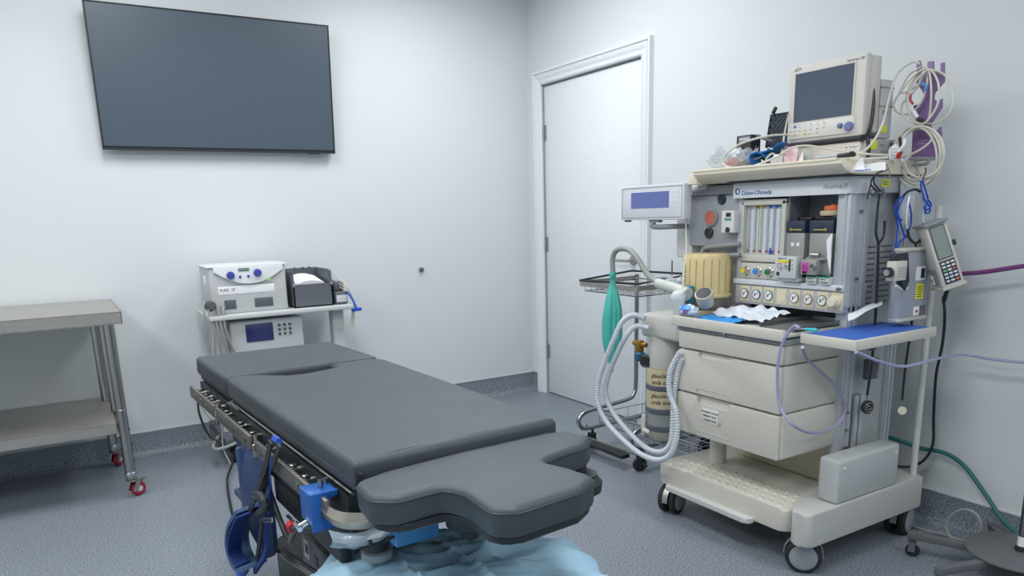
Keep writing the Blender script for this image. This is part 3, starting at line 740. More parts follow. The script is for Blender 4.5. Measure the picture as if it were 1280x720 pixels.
b = B(); b.box(-.50, -.22, -2.94, -2.45, .24, .60); b.make('rear_body', GRN, am)
b = B(); b.box(-.505, -.5, -2.935, -2.46, .235, .46); b.make('cream_panel', M('panel_cream', (216, 208, 184), .5), am)
b = B(); b.box(-.45, -.22, -2.95, -2.45, .60, 1.40, .004); b.make('back_panel', DGREY, am)
# accessory rail brackets on the side
b = B(); b.box(-.465, -.445, -2.995, -2.972, .30, .60, .003); b.box(-.435, -.415, -2.995, -2.972, .30, .60, .003); b.box(-.465, -.415, -2.98, -2.972, .30, .60); br = b.make('rail_bracket', ALU, am)
b = B()
for z in (.335, .40, .47, .54): b.cyl((-.505, -2.985, z), (-.505, -2.998, z), .006, seg=10)
b.split('screw', STEELP, am)
# drawers
DYL, DYR = -2.44, -2.962
def drawer(z0, z1, name='drawer'):
    b = B(); b.box(-.845, -.535, DYR, DYL, z0, z1, .009, 3)
    d = b.make(name, CREAM, am); return d
def front(d, z0, z1, ny0, ny1, nd):
    """front plate with a finger recess cut in its upper edge"""
    pl = [(DYL-.004, z0+.003), (DYR+.004, z0+.003), (DYR+.004, z1-.003)]
    if nd: pl += [(ny1, z1-.003), (ny1, z1-nd+.008), (ny1+.010, z1-nd), (ny0-.010, z1-nd), (ny0, z1-nd+.008), (ny0, z1-.003)]
    pl += [(DYL-.004, z1-.003)]
    b = B(); b.prism(roundpoly(pl, .004, 2), -.862, -.845, 'x', bevel=.0025); return b.make('drawer_front', CREAM, d)
d1 = drawer(.405, .577); f1 = front(d1, .405, .577, -2.555, -2.725, .036)
d2 = drawer(.58, .757); f2 = front(d2, .58, .757, -2.555, -2.725, .024)
d3 = drawer(.76, .835); f3 = front(d3, .76, .835, -2.5, -2.6, 0)
RL = M('relief_line', (190, 190, 182), .45)
for d, z in ((d1, .405), (d2, .58)):
    b = B(); b.tube([(-.863, -2.55, z+.012), (-.863, -2.555, z+.022), (-.863, -2.565, z+.027), (-.863, -2.71, z+.027), (-.863, -2.722, z+.020), (-.863, -2.727, z+.010)], .0016, 6, 2); b.make('relief_line', RL, d)
b = B(); b.box(-.8645, -.862, -2.672, -2.585, .476, .533, .0008); lb = b.make('paper_label', M('label_plastic', (222, 222, 218), .5), d1)
for i, s_ in enumerate(('Emergency Airway', 'Multiple Tubes', 'Laryngoscopes')):
    text(s_, .0118, (-.8648, -2.628, .517-.0165*i), (0, -1, 0), (0, 0, 1), INK, d1, 'handwriting', align='CENTER', shear=.2, bold=.0001)
b = B(); b.prism([(-2.672, .47), (-2.685, .478), (-2.69, .49), (-2.68, .488)], -.8635, -.862, 'x'); b.make('tape_residue', M('old_tape', (176, 160, 128), .6), d1)
# worktop with cream lip and grey drawer rail with lock
b = B(); b.box(-.875, -.44, -2.97, -2.425, .862, .874, .003); b.make('worktop', M('worktop_grey', (186, 188, 184), .35), am)
b = B(); b.box(-.885, -.865, -2.975, -2.42, .852, .892, .005); b.box(-.885, -.5, -2.43, -2.418, .852, .892, .004); b.make('worktop_lip', CREAM, am)
b = B(); b.box(-.862, -.54, -2.965, -2.435, .835, .855); gr = b.make('lock_rail', MGREY, am)
b = B(); o = Vector((-.862, yz(905, 421, -.862)[0], .842)); b.lathe([(.009, 0), (.009, .004), (.0065, .005), (.001, .005)], o, (-1, 0, 0), 16); b.make('lock', CHROME, gr)
# fold-out side shelf
b = B(); b.box(-.81, -.35, -3.20, -2.995, .848, .870, .004); b.box(-.81, -.35, -3.21, -3.195, .845, .880, .004); b.box(-.82, -.805, -3.21, -2.995, .845, .880, .004); b.make('side_shelf', CREAM, am)
b = B(); b.box(-.55, -.53, -3.1, -2.99, .80, .848, .003); b.make('shelf_bracket', DGREY, am)
# round column below the front upright
b = B(); b.cyl((-.51, -2.955, .86), (-.51, -2.955, .95), .022, seg=18); b.make('upright_collar', ALU, am)
# upper front upright
b = B(); b.box(-.578, -.455, -2.988, -2.936, .945, 1.352, .004)
for x in (-.555, -.485): b.box(x, x+.010, -2.991, -2.988, .945, 1.352)
b.box(-.582, -.578, -2.975, -2.965, .945, 1.352); b.make('front_upright', ALU, am)
b = B()
for z in (1.29, 1.05): b.cyl((-.52, -2.988, z), (-.52, -2.998, z), .006, seg=10)
b.split('screw', DSTEEL, am)
b = B(); b.box(-.578, -.45, -2.50, -2.478, .92, 1.352, .003); b.make('inner_upright', ALU, am)
# header
hp = roundpoly([(-.60, -2.470), (-.60, -2.955), (-.585, -2.99), (-.47, -3.0), (-.21, -3.0), (-.21, -2.455), (-.59, -2.455)], [.006, .012, .02, .01, .01, .01, .006], 3)
b = B(); b.prism(hp, 1.352, 1.412, bevel=.004); hdr = b.make('header', M('header_grey', (222, 225, 230), .35), am)
y0, z0 = yz(927, 244, -.6)
text('Datex-Ohmeda', .0235, (-.6006, y0, z0), (0, -1, 0), (0, 0, 1), M('logo_blue', (30, 110, 160), .5), hdr, 'brand_lettering', shear=.15, bold=.0002)
yl, zl = yz(922, 239.5, -.6)
b = B(); b.lathe([(.013, 0), (.013, .0008), (.001, .0008)], (-.6, yl, zl), (-1, 0, 0), 24); b.make('logo_disc', M('logo_blue2', (20, 104, 160), .5), hdr)
b = B(); b.lathe([(.0062, 0), (.0062, .0012), (.001, .0012)], (-.6, yl-.002, zl-.001), (-1, 0, 0), 16); b.tube([(-.601, yl+.004, zl+.003), (-.601, yl-.004, zl+.008), (-.601, yl-.012, zl+.006)], .0012, 5, 3); b.make('logo_centre', WHITE, hdr)
b = B(); b.lathe([(.002, 0), (.001, .0012)], (-.6, yl-.013, zl+.013), (-1, 0, 0), 8); b.make('logo_dot', M('logo_red', (200, 70, 60), .5), hdr)
y0, z0 = yz(1028, 236.5, -.6)
text('Aestiva/5', .026, (-.6006, y0, z0), (0, -1, 0), (0, 0, 1), M('model_grey', (140, 144, 156), .5), hdr, 'model_lettering', shear=.4)
# top shelf with cream curved fascia
b = B()
b.prism([(-.69, 1.452), (-.69, 1.462), (-.66, 1.466), (-.19, 1.466), (-.19, 1.416), (-.60, 1.416), (-.64, 1.420), (-.675, 1.436)], -3.02, -2.33, 'y', bevel=.002)
tsf = b.make('top_shelf', CREAM2, am)
b = B(); b.prism([(-2.33, 1.416), (-2.33, 1.466), (-2.30, 1.462), (-2.245, 1.416)], -.67, -.19, 'x', bevel=.002); b.make('shelf_end', CREAM2, am)
b = B(); b.box(-.694, -.675, -3.0, -2.32, 1.462, 1.472, .003); b.box(-.68, -.2, -2.33, -2.32, 1.462, 1.472, .003); b.make('shelf_rail', CREAM2, am)
b = B(); b.box(-.63, -.2, -3.012, -2.46, 1.411, 1.4165); b.make('shadow_gap', DARK, am)
b = B(); b.box(-.47, -.205, -3.003, -2.98, 1.352, 1.464, .004); sp = b.make('side_plate', M('side_plate_grey', (178, 182, 184), .42), am)
x0, z0 = xz(1102, 229, -3.004)
b = B(); b.box(x0, x0+.05, -3.0045, -3.003, z0-.012, z0+.014); b.make('yellow_label', YEL, sp)
b = B()
for k in range(3): b.box(x0+.006, x0+.044, -3.0052, -3.0045, z0-.006+.006*k, z0-.004+.006*k)
b.make('label_print', INK, sp)
# vaporizer bay: back, floor, divider
b = B(); b.box(-.453, -.447, -2.94, -2.72, 1.03, 1.352); b.box(-.57, -.45, -2.725, -2.716, 1.03, 1.352); b.box(-.57, -.45, -2.94, -2.936, 1.03, 1.352); b.make('bay_wall', M('bay_grey', (118, 124, 132), .5), am)
b = B(); b.box(-.59, -.44, -2.985, -2.475, 1.006, 1.028, .004); b.make('bay_shelf', M('bay_shelf', (212, 216, 222), .4), am)
b = B(); b.cyl((-.60, -2.976, 1.015), (-.57, -2.976, 1.015), .008, seg=12); b.make('rail_end', CHROME, am)
# flowmeter module
fm = roundpoly([(-2.492, 1.095), (-2.714, 1.095), (-2.714, 1.345), (-2.492, 1.345)], .006)
b = B(); b.box(-.58, -.46, -2.714, -2.495, 1.098, 1.128, .004); b.box(-.58, -.46, -2.714, -2.495, 1.322, 1.345, .004); b.box(-.58, -.46, -2.508, -2.495, 1.11, 1.34, .004); b.box(-.58, -.46, -2.714, -2.694, 1.11, 1.34, .004)
b.box(-.555, -.46, -2.7, -2.5, 1.12, 1.33)
fl = b.make('flowmeter_frame', CREAM, am)
b = B(); b.box(-.5565, -.555, -2.694, -2.508, 1.128, 1.322); b.make('scale_plate', M('scale_white', (214, 218, 222), .4), fl)
GT = M('glass_tube', (190, 205, 215), .08, alpha=.45)
cols = [None, (190, 150, 60), (222, 178, 40), (60, 120, 210), (40, 120, 220), (40, 130, 80)]
b0 = None
for i in range(6):
    y = -2.522-.0315*i
    if b0 is None:
        b = B(); b.cyl((-.563, y, 1.134), (-.563, y, 1.318), .0048, seg=12); b0 = b.make('flow_tube', GT, am); y00 = y
    else: dupl(b0, (0, y-y00, 0), am)
    b = B(); b.box(-.5572, -.5565, y-.016, y-.007, 1.136, 1.312); b.make('scale_strip', PAPER, fl)
    b = B()
    for k in range(17): b.box(-.5577, -.5572, y-.014, y-.009, 1.142+.0102*k, 1.1438+.0102*k)
    b.make('scale_marks', INK, fl)
    if cols[i]:
        b = B(); b.box(-.5577, -.5565, y-.016, y+.012, 1.311, 1.321); b.make('colour_band', M('band%d' % i, cols[i], .5), fl)
    b = B(); b.lathe([(.004, 0), (.005, .008), (.001, .009)], (-.564, y, 1.136), seg=10); b.make('float', M('float_red', (150, 60, 90), .4), fl)
for y, c in ((-2.568, (226, 186, 60)), (-2.642, (50, 120, 220))):
    b = B(); b.box(-.558, -.5565, y-.0015, y+.0015, 1.13, 1.315); b.make('colour_line', M('line%d' % c[0], c, .5), fl)
b = B(); b.lathe([(.006, 0), (.005, .014), (.002, .026)], (-.566, -2.648+.01, 1.130), seg=10); b.make('blue_float', BLUEC, fl)
# flow control knobs
b = B(); b.box(-.575, -.46, -2.70, -2.50, 1.030, 1.094, .003); kp = b.make('knob_panel', CREAM, am)
for y, c in ((-2.534, (226, 196, 40)), (-2.596, (60, 140, 220)), (-2.656, (30, 120, 70))):
    b = B(); b.lathe([(.0155, 0), (.0155, .006), (.013, .008), (.013, .024), (.0125, .026), (.001, .026)], (-.575, y, 1.062), (-1, .0, 0), 20); kn = b.make('flow_knob', CHROME, kp)
    b = B(); b.lathe([(.0105, 0), (.0105, .0035), (.001, .004)], (-.601, y, 1.062), (-1, 0, 0), 16); b.make('knob_cap', M('cap%d' % c[0], c, .4), kp)
    b = B(); b.prism([(y-.008, 1.044), (y+.008, 1.044), (y, 1.036)], -.5765, -.575, 'x'); b.make('knob_pointer', MGREY, kp)
# gauge row
b = B(); b.box(-.58, -.44, -2.985, -2.478, .925, 1.004, .004); gp = b.make('gauge_panel', M('gauge_panel', (184, 188, 194), .42), am)
rim = [(120, 124, 130), (90, 120, 160), (110, 150, 120), None, (150, 150, 146), (150, 150, 146), (120, 150, 130), None]
for i in range(8):
    y = -2.534-.0615*i; z = .968
    b = B(); b.box(-.583, -.58, y-.024, y+.024, z-.032, z+.032, .001); b.make('gauge_plate', M('gauge_cream', (220, 210, 180), .5), gp)
    if rim[i] is None:
        if i == 3: b = B(); b.lathe([(.02, 0), (.02, .002), (.001, .002)], (-.583, y, z), (-1, 0, 0), 20); b.make('blank_cap', M('gauge_cream', (220, 210, 180), .5), gp)
        continue
    b = B(); b.lathe([(.0205, 0), (.0205, .006), (.0175, .007), (.0175, .004), (.001, .004)], (-.583, y, z), (-1, 0, 0), 24); gg = b.make('gauge_ring', M('ring%d' % i, rim[i], .4), gp)
    b = B(); b.lathe([(.0173, 0), (.0173, .001), (.001, .001)], (-.5871, y, z), (-1, 0, 0), 20); b.make('gauge_face', PAPER, gp)
    b = B(); b.obox((-.589, y-.002, z+.002), (0, -.7, .7), (0, .7, .7), (1, 0, 0), .012, .0012, .0004); b.make('needle', INK, gp)
    b = B(); b.obox((-.5885, y+.006, z-.001), (0, .1, 1), (0, 1, 0), (1, 0, 0), .007, .002, .0004); b.make('red_zone', REDP, gp)
y, z = yz(1040, 377, -.60)
b = B(); b.lathe([(.024, 0), (.024, .012), (.018, .013), (.018, .03), (.015, .033), (.001, .033)], (-.583, -2.964+.004, .968), (-1, 0, 0), 24); b.make('white_dial', M('dial_white', (224, 216, 196), .45), gp)
# left equipment bay panel
b = B(); b.box(-.58, -.26, -2.452, -2.10, 1.37, 1.41, .006); b.box(-.585, -.26, -2.452, -2.06, 1.388, 1.394); b.make('left_header', MGREY, am)
b = B(); b.box(-.585, -.3, -2.30, -2.10, 1.392, 1.414, .004); b.make('left_cap', LGREY, am)
b = B(); b.box(-.57, -.45, -2.475, -2.19, 1.155, 1.37, .006); lp = b.make('monitor_panel', M('panel_grey', (158, 164, 170), .42), am)
b = B(); b.box(-.56, -.30, -2.20, -2.10, 1.1, 1.37, .006); b.make('left_column', M('left_white', (212, 214, 216), .4), am)
b = B(); b.box(-.45, -.25, -2.48, -2.1, .86, 1.37, .004); b.make('left_back', M('left_white', (212, 214, 216), .4), am)
for (x, y, r, m) in ((893, 272, .033, M('gauge_red', (196, 110, 96), .4)), (890, 291, .019, BLACK), (906, 249, .017, BLACK)):
    yy, zz = yz(x-3, y, FX)
    b = B(); b.lathe([(r+.004, 0), (r+.004, .008), (r, .011), (r*.9, .010), (.001, .010)], (-.57, yy, zz), (-1, 0, 0), 24); g_ = b.make('round_gauge' if r > .03 else 'port_knob', MGREY if r > .03 else BLACK, lp)
    if r > .03:
        b = B(); b.lathe([(r*.9, 0), (r*.9, .0012), (.001, .0012)], (-.580, yy, zz), (-1, 0, 0), 24); b.make('gauge_face', m, g_ if False else lp)
b = B(); ya, za = yz(904, 263, -.6); yb, zb = yz(919, 291, -.6)
b.box(-.61, -.571, yb, ya, zb, za, .005); ad = b.make('sensor_box', M('sensor_white', (222, 224, 226), .35), am)
b = B(); b.box(-.612, -.61, ya-.052, ya-.026, za-.026, za-.01, .001); b.make('display', DARK, ad)
b = B(); b.box(-.611, -.61, ya-.055, ya-.018, za-.042, za-.031, .0005); b.make('green_label', M('green_label', (100, 160, 130), .5), ad)
b = B(); b.cyl((-.605, (ya+yb)/2-.003, zb+.012), (-.614, (ya+yb)/2-.003, zb+.012), .011, seg=16); b.make('black_port', BLACK, ad)
b = B(); pth = [px(*p, X=-.6) for p in [(925, 305), (884, 309), (878, 316), (884, 321), (925, 318)]]
b.tube(pth, .0085, 8, 4); b.make('grab_rail', MGREY, am)
# bellows assembly
BC = Vector((-.63, -2.365, 0))
AMB = M('amber_dome', (226, 208, 158), .25, alpha=.93)
b = B(); n = 28
b.lathe([(.100, .955), (.103, .965), (.103, 1.11), (.098, 1.125), (.085, 1.13), (.001, 1.13)], BC, seg=48); bl = b.make('bellows_dome', AMB, am)
b = B()
for k in range(20):
    a = 2*PI*k/20; b.box(0, 0, 0, 0, 0, 0) if False else b.tube([BC+Vector((.1035*math.cos(a), .1035*math.sin(a), .965)), BC+Vector((.1035*math.cos(a), .1035*math.sin(a), 1.108))], .0018, 5, 1, smooth=False)
tag(b.make('dome_ribs', M('amber_rib', (176, 152, 98), .4), bl), kind='stuff')
b = B()
for k in range(7): b.torus(BC+Vector((0, 0, .905+.009*k)), (0, 0, 1), .086, .005, 32, 6)
b.cyl(BC+Vector((0, 0, .89)), BC+Vector((0, 0, .96)), .082, seg=32); b.make('bellows', DGREY, am)
b = B(); b.lathe([(.107, .948), (.11, .952), (.11, .960), (.107, .964)], BC, seg=40); b.lathe([(.11, .872), (.112, .876), (.112, .892), (.11, .896)], BC, seg=40)
b.make('bellows_ring', M('ring_tan', (206, 190, 150), .4), am)
b = B(); b.cyl(BC+Vector((0, 0, .896)), BC+Vector((0, 0, .95)), .106, seg=40); b.make('lower_dome', M('smoke_dome', (150, 148, 136), .2, alpha=.45), am)
b = B()
for k in range(6): b.box(-.738, -.7345, -2.345, -2.335, .985+.02*k, .988+.02*k)
b.tube([(-.736, -2.33, .965), (-.736, -2.33, 1.10)], .003, 6, 1, smooth=False); b.make('scale_rod', WHITE, am)
# breathing circuit block, gauge, dome valve
b = B(); b.box(-.80, -.52, -2.46, -2.13, .76, .868, .02, 3); b.cyl((-.72, -2.215, .62), (-.72, -2.215, .77), .075, seg=28, bevel=.006); b.make('circuit_block', M('circuit_grey', (198, 198, 192), .42), am)
b = B(); o = px(880, 369, X=-.80); ax = Vector((-.55, -.25, .8)).normalized()
b.lathe([(.03, -.05), (.034, -.03), (.036, 0), (.036, .010), (.03, .012)], o, ax, 28); pg = b.make('pressure_gauge', M('gauge_body', (190, 184, 172), .42), am)
b = B(); b.lathe([(.03, .012), (.03, .014), (.001, .0145)], o, ax, 24); b.make('gauge_face', BLACK, pg)
b = B(); o = px(848, 372, X=-.84); b.lathe([(.026, -.10), (.026, -.02), (.03, -.01), (.03, .012), (.022, .024), (.001, .03)], o, (-.2, -.1, 1), 24); b.make('valve_dome', M('valve_white', (214, 222, 226), .25), am)
o = px(859, 368, X=-.76); b = B(); b.obox(o, (0, 1, 0), (1, 0, 0), (0, 0, 1), .022, .02, .035, .003); b.make('teal_valve', M('teal_plastic', (20, 130, 160), .4), am)
b = B(); b.tube([px(853, 361, X=-.84), px(856, 330, X=-.80), px(858, 312, X=-.74), px(858, 262, X=-.62), px(866, 240, X=-.6)], .0025, 6, 6); b.make('sampling_line', WIRE, am)
# bag arm
b = B(); b.tube([px(860, 368, X=-.80), px(845, 361, X=-.80), px(822, 354, X=-.80)], .024, 12, 4, rf=lambda t, i: .028-.006*t); b.make('arm_cuff', M('cuff_grey', (196, 200, 196), .42), am)
b = B(); b.tube([px(828, 356, X=-.80), px(816, 349, X=-.80), px(806, 338, X=-.80), px(796, 322, X=-.80), px(785, 312, X=-.80), px(772, 312, X=-.80), px(766, 322, X=-.80), px(766, 342, X=-.80)], .0125, 12, 6); b.make('bag_arm', M('arm_grey', (150, 154, 152), .4), am)
# absorber canisters
A0 = Vector((-.72, -2.215, 0)); R_ = .082
GLS = M('absorber_shell', (196, 184, 152), .18, alpha=.9)
for z0, z1 in ((.545, .62), (.437, .528)):
    b = B(); b.cyl(A0+Vector((0, 0, z0)), A0+Vector((0, 0, z1)), R_, seg=36); cn = b.make('absorber_canister', M('soda_lime', (196, 184, 152), .5, var=.25, scale=60, bump=.4), am)
    for j, s_ in enumerate(('glasslike', 'soda lime')):
        for a0 in (math.radians(215),):
            b = B()
            cu = s_
            L_ = len(cu)
            bm_ = text(cu, .026, (0, 0, 0), (1, 0, 0), (0, 0, 1), INK, None, 'handwriting', shear=.3, bold=.0002)
            lo_ = bm_.location.copy()
            for v in bm_.data.vertices:
                wx = v.co.x+lo_.x; wz = v.co.z+lo_.z; a = a0+(wx-.05)/R_*1.0
                v.co = Vector((A0.x+math.cos(a)*(R_+.0006), A0.y+math.sin(a)*(R_+.0006), z1-.034-.03*j+wz))-WM[am.name].translation
            bm_.location = (0, 0, 0); bm_.parent = cn if False else am
for z in (.536, .430, .348):
    b = B(); b.lathe([(R_, -.012), (R_+.006, -.008), (R_+.006, .008), (R_, .012)], A0+Vector((0, 0, z)), seg=36); b.make('canister_band', DGREY, am)
b = B(); b.cyl(A0+Vector((0, 0, .358)), A0+Vector((0, 0, .42)), R_-.003, seg=36); b.make('moisture_cup', M('cup_grey', (160, 166, 164), .2, alpha=.75), am)
b = B(); b.lathe([(.055, .285), (.07, .29), (R_-.002, .31), (R_-.002, .34)], A0, seg=36); b.make('drain_cup', M('drain_cup', (156, 156, 148), .35), am)
b = B(); o = A0+Vector((-.075, .055, 0)); b.cyl(o+Vector((0, 0, .30)), o+Vector((0, 0, .40)), .011, seg=12, bevel=.003); b.cyl(o+Vector((0, 0, .325)), o+Vector((-.0, -.05, .325)), .015, seg=14); b.make('release_handle', CREAM, am)
b = B(); b.box(-.79, -.74, -2.19, -2.12, .625, .67, .004); b.make('black_latch', BLACK, am)
b = B(); b.box(-.66, -.58, -2.17, -2.11, .26, .62, .004); b.make('absorber_bracket', MGREY, am)
b = B(); b.cyl((-.66, -2.49, .232), (-.66, -2.49, .40), .035, seg=20); b.make('drawer_post', CREAM, am)
# pole at the rear corner
b = B(); b.tube([(-.19, -3.085, .25), (-.19, -3.085, 1.3)], .0125, 12, 1, smooth=False); b.make('accessory_pole', M('pole_cream', (206, 208, 204), .35), am)
# vaporizers
def vapor(y0, y1, kind, label):
    t = thing('vaporizer', label, 'vaporizer', (-.53, (y0+y1)/2, 1.03), group=None)
    S = M('vapor_steel', (158, 160, 158), .42, .3, var=.06)
    b = B(); b.box(-.585, -.48, y1, y0, 1.215, 1.262, .006, 3); hd_ = b.make('navy_head', NAVY, t)
    b = B(); b.box(-.588, -.585, y0-.075, y0-.022, 1.224, 1.229, .001); b.box(-.588, -.585, y0-.03 if kind == 1 else y0-.078, y0-.02 if kind == 1 else y0-.07, 1.222, 1.232, .001); b.make('brass_pointer', M('brass', (196, 176, 90), .4, .6), hd_)
    b = B(); b.box(-.58, -.48, y1+.002, y0-.002, 1.06, 1.215, .004); b.make('body', S, t)
    if kind == 1:
        b = B(); b.box(-.625, -.58, y1-.002, y0+.010, 1.045, 1.128, .003); fp = b.make('filler_block', LGREY, t)
        b = B(); b.box(-.6258, -.625, y0-.062, y0-.006, 1.104, 1.114); b.make('yellow_label', M('yellow_label', (232, 214, 40), .6), fp)
        text('Vaporizer 1-5%', .0065, (-.6258, y0-.004, 1.118), (0, -1, 0), (0, 0, 1), INK, fp)
        b = B(); b.box(-.6265, -.625, y1+.022, y1+.030, 1.072, 1.118, .0005); b.box(-.6265, -.625, y0-.014, y0-.001, 1.054, 1.068); b.make('sight_glass', BLACK, fp)
        b = B()
        for k, (a, c, r) in enumerate(((.012, .012, .009), (.02, .0, .006), (.048, .02, .009), (.055, .006, .007), (.04, .006, .006))): b.torus((-.6256, y0-a, 1.066+c+.014), (1, 0, 0), r, .0009, 14, 4)
        b.make('diagram', INK, fp)
        b = B()
        for z in (1.079, 1.094, 1.111): b.box(-.6256, -.625, y1+.012, y1+.016, z, z+.004)
        b.make('scale_numbers', INK, fp)
        b = B(); b.box(-.612, -.48, y1-.006, y0+.004, 1.032, 1.046, .003); b.make('foot', LGREY, t)
        b = B()
        for yy in (y0-.03, y0-.055): b.box(-.5815, -.58, yy-.009, yy+.005, 1.165, 1.178, .001)
        b.split('white_sticker', PAPER, t)
        b = B(); b.box(-.56, -.48, y1-.01, y0-.03, 1.262, 1.272, .003); b.cyl((-.57, y0-.035, 1.268), (-.50, y0-.035, 1.268), .006, seg=10); b.make('lock_lever', BLACK, t)
    else:
        b = B(); b.box(-.618, -.575, y1+.036, y0+.002, 1.062, 1.118, .004); b.prism([(y0-.002, 1.118), (y0-.085, 1.118), (y0-.075, 1.128), (y0-.012, 1.128)], -.6, -.58, 'x'); fp = b.make('filler_block', S, t)
        b = B(); b.box(-.6188, -.618, y0-.034, y0-.004, 1.073, 1.108, .0003); b.make('magenta_label', M('magenta', (200, 70, 160), .6), fp)
        text('Isoflurane', .0058, (-.619, y0-.0065, 1.095), (0, -1, 0), (0, 0, 1), INK, fp); text('Vaporizer', .0058, (-.619, y0-.0065, 1.086), (0, -1, 0), (0, 0, 1), INK, fp)
        b = B(); b.cyl((-.618, y0-.02, 1.071), (-.626, y0-.02, 1.071), .006, seg=12); b.make('drain_screw', BLACK, fp)
        b = B(); b.torus((-.619, y0-.054, 1.092), (1, 0, 0), .012, .003, 14, 6); b.box(-.6195, -.618, y0-.062, y0-.046, 1.083, 1.101); b.make('filler_port', DSTEEL, fp)
        b = B(); b.cyl((-.60, y0-.03, 1.135), (-.60, y0-.065, 1.135), .009, seg=12); b.make('filler_cap', STEELP, fp)
        b = B(); b.cyl((-.56, y1+.018, 1.05), (-.56, y1+.018, 1.21), .016, seg=16); b.make('steel_column', DSTEEL, t)
        b = B(); b.box(-.56, -.48, y1, y0-.004, 1.262, 1.276, .003); b.make('lock_lever', BLACK, t)
vapor(-2.722, -2.808, 1, 'left vaporizer with navy top and yellow label')
vapor(-2.826, -2.928, 2, 'right vaporizer with navy top and magenta label')
b = B(); b.box(-.54, -.46, -2.822, -2.812, 1.05, 1.2, .002); b.box(-.545, -.53, -2.822, -2.812, 1.08, 1.11); b.make('vaporizer_rail', DARK, am)
t = thing('storage_jar', 'short ribbed beige ring under an orange cap on the right vaporizer', 'cap', (-.53, -2.9, 1.277))
b = B(); b.lathe([(.04, 0), (.041, .003), (.041, .014), (.04, .017), (.001, .017)], (-.535, -2.886, 1.2775), seg=36); b.make('ring', M('beige_ring', (214, 196, 164), .5, bump=.3), t)
b = B()
for k in range(36):
    a = 2*PI*k/36; b.box(-.535+.0405*math.cos(a)-.0012, -.535+.0405*math.cos(a)+.0012, -2.886+.0405*math.sin(a)-.0012, -2.886+.0405*math.sin(a)+.0012, 1.28, 1.292)
tag(b.make('knurling', M('beige_ring2', (190, 170, 140), .5), t), kind='stuff')
b = B(); b.lathe([(.033, 0), (.034, .003), (.034, .013), (.03, .017), (.012, .017), (.010, .022), (.001, .022)], (-.535, -2.892, 1.2955), seg=28); b.make('orange_cap', ORANGE, t)
# two little boxes
for k, (y0, w_) in enumerate(((-2.838, .044), (-2.895, .042))):
    t = thing('carton', ['small white and teal carton under the right vaporizer, the left of two', 'small white and teal carton in the bay corner, the right of two'][k], 'carton', (-.58, y0-w_/2, 1.028), group='small cartons in the vaporizer bay')
    b = B(); b.box(-.60, -.545, y0-w_, y0, 1.0285, 1.0565, .001); b.make('box', M('carton_white', (200, 206, 204), .6), t)
    b = B(); b.box(-.6005, -.6, y0-w_, y0, 1.0525, 1.0565); b.box(-.6, -.545, y0-w_, y0, 1.0565, 1.057); b.make('teal_edge', M('carton_teal', (40, 140, 130), .6), t)
    text('Complex', .0098, (-.6006, y0-.004, 1.034), (0, -1, 0), (0, 0, 1), M('carton_green', (30, 110, 90), .6), t)
    text('SPECIALTY', .0052, (-.6006, y0-.006, 1.0455), (0, -1, 0), (0, 0, 1), INK, t)
# folded papers in the bay
b = B(); b.prism([(-2.934, 1.215), (-2.912, 1.19), (-2.922, 1.12), (-2.936, 1.07)], -.595, -.592, 'x'); b.prism([(-2.936, 1.195), (-2.92, 1.18), (-2.936, 1.14)], -.60, -.598, 'x')
tag(b.make('hanging_papers', PAPER), 'white papers hanging at the right edge of the vaporizer bay', 'paper')
# ================================================================== THINGS ON THE MACHINE
ZS = 1.467
def P(x, y, X=None, Y=None, Z=None):
    return px(x, y, X=X, Y=Y, Z=Z)
# patient monitor on a tilt stand
MX = -.47
mon = thing('patient_monitor', 'cream patient monitor with dark screen and blue dial on top of the anaesthesia machine', 'monitor', (-.40, -2.78, ZS))
MC = M('monitor_cream', (214, 211, 204), .4, var=.015)
tl, tr, br_, bl_ = [yz(*q, MX) for q in ((989, 85), (1086, 66), (1075, 171), (983, 178))]
ym0, ym1 = (tl[0]+bl_[0])/2, (tr[0]+br_[0])/2; zt_, zb_ = (tl[1]+tr[1])/2+.002, (bl_[1]+br_[1])/2
b = B(); b.prism(roundpoly([(ym0, zb_), (ym1, zb_), (ym1, zt_), (ym0, zt_)], .008, 3), MX, MX+.03, 'x', bevel=.003); hs = b.make('front_bezel', MC, mon)
b = B(); b.prism(roundpoly([(ym0-.01, zb_+.01), (ym1+.004, zb_+.01), (ym1+.004, zt_-.004), (ym0-.01, zt_-.004)], .01, 3), MX+.03, MX+.10, 'x', bevel=.008); b.make('housing', MC, mon)
W_ = ym0-ym1; H_ = zt_-zb_
sy0, sy1 = ym0-W_*.085, ym1+W_*.135; s0, s1 = zb_+H_*.27, zt_-H_*.10
b = B(); b.box(MX-.0035, MX, sy1-.006, sy0+.006, s1, s1+.005); b.box(MX-.0035, MX, sy0, sy0+.006, s0-.006, s1); b.box(MX-.0035, MX, sy1-.006, sy1, s0-.006, s1); b.make('screen_rim', MC, hs)
b = B(); b.box(MX-.0012, MX, sy1, sy0, s0, s1); b.make('screen', M('monitor_glass', (80, 92, 108), .2, spec=.5), mon)
b = B(); b.box(MX-.005, MX, sy1-.012, sy0+.02, zb_+.012, s0-.006, .002); kp2 = b.make('key_panel', M('key_cream', (222, 220, 212), .4), mon)
cc = [(0, 1, None), (0, 2, None), (0, 0, None), (1, 0, 'b'), (1, 1, None), (1, 2, 'o'), (2, 0, None), (2, 1, None), (2, 2, None), (3.4, 0, None), (3.4, 1, None), (3.4, 2, 'o'), (4.6, 0, None), (4.6, 1, None), (4.6, 2, None), (6.2, 0, None), (6.2, 1, None), (6.2, 2, None), (7.6, 0, None), (7.6, 1, None)]
kh = (s0-.006-zb_-.02)/3.2
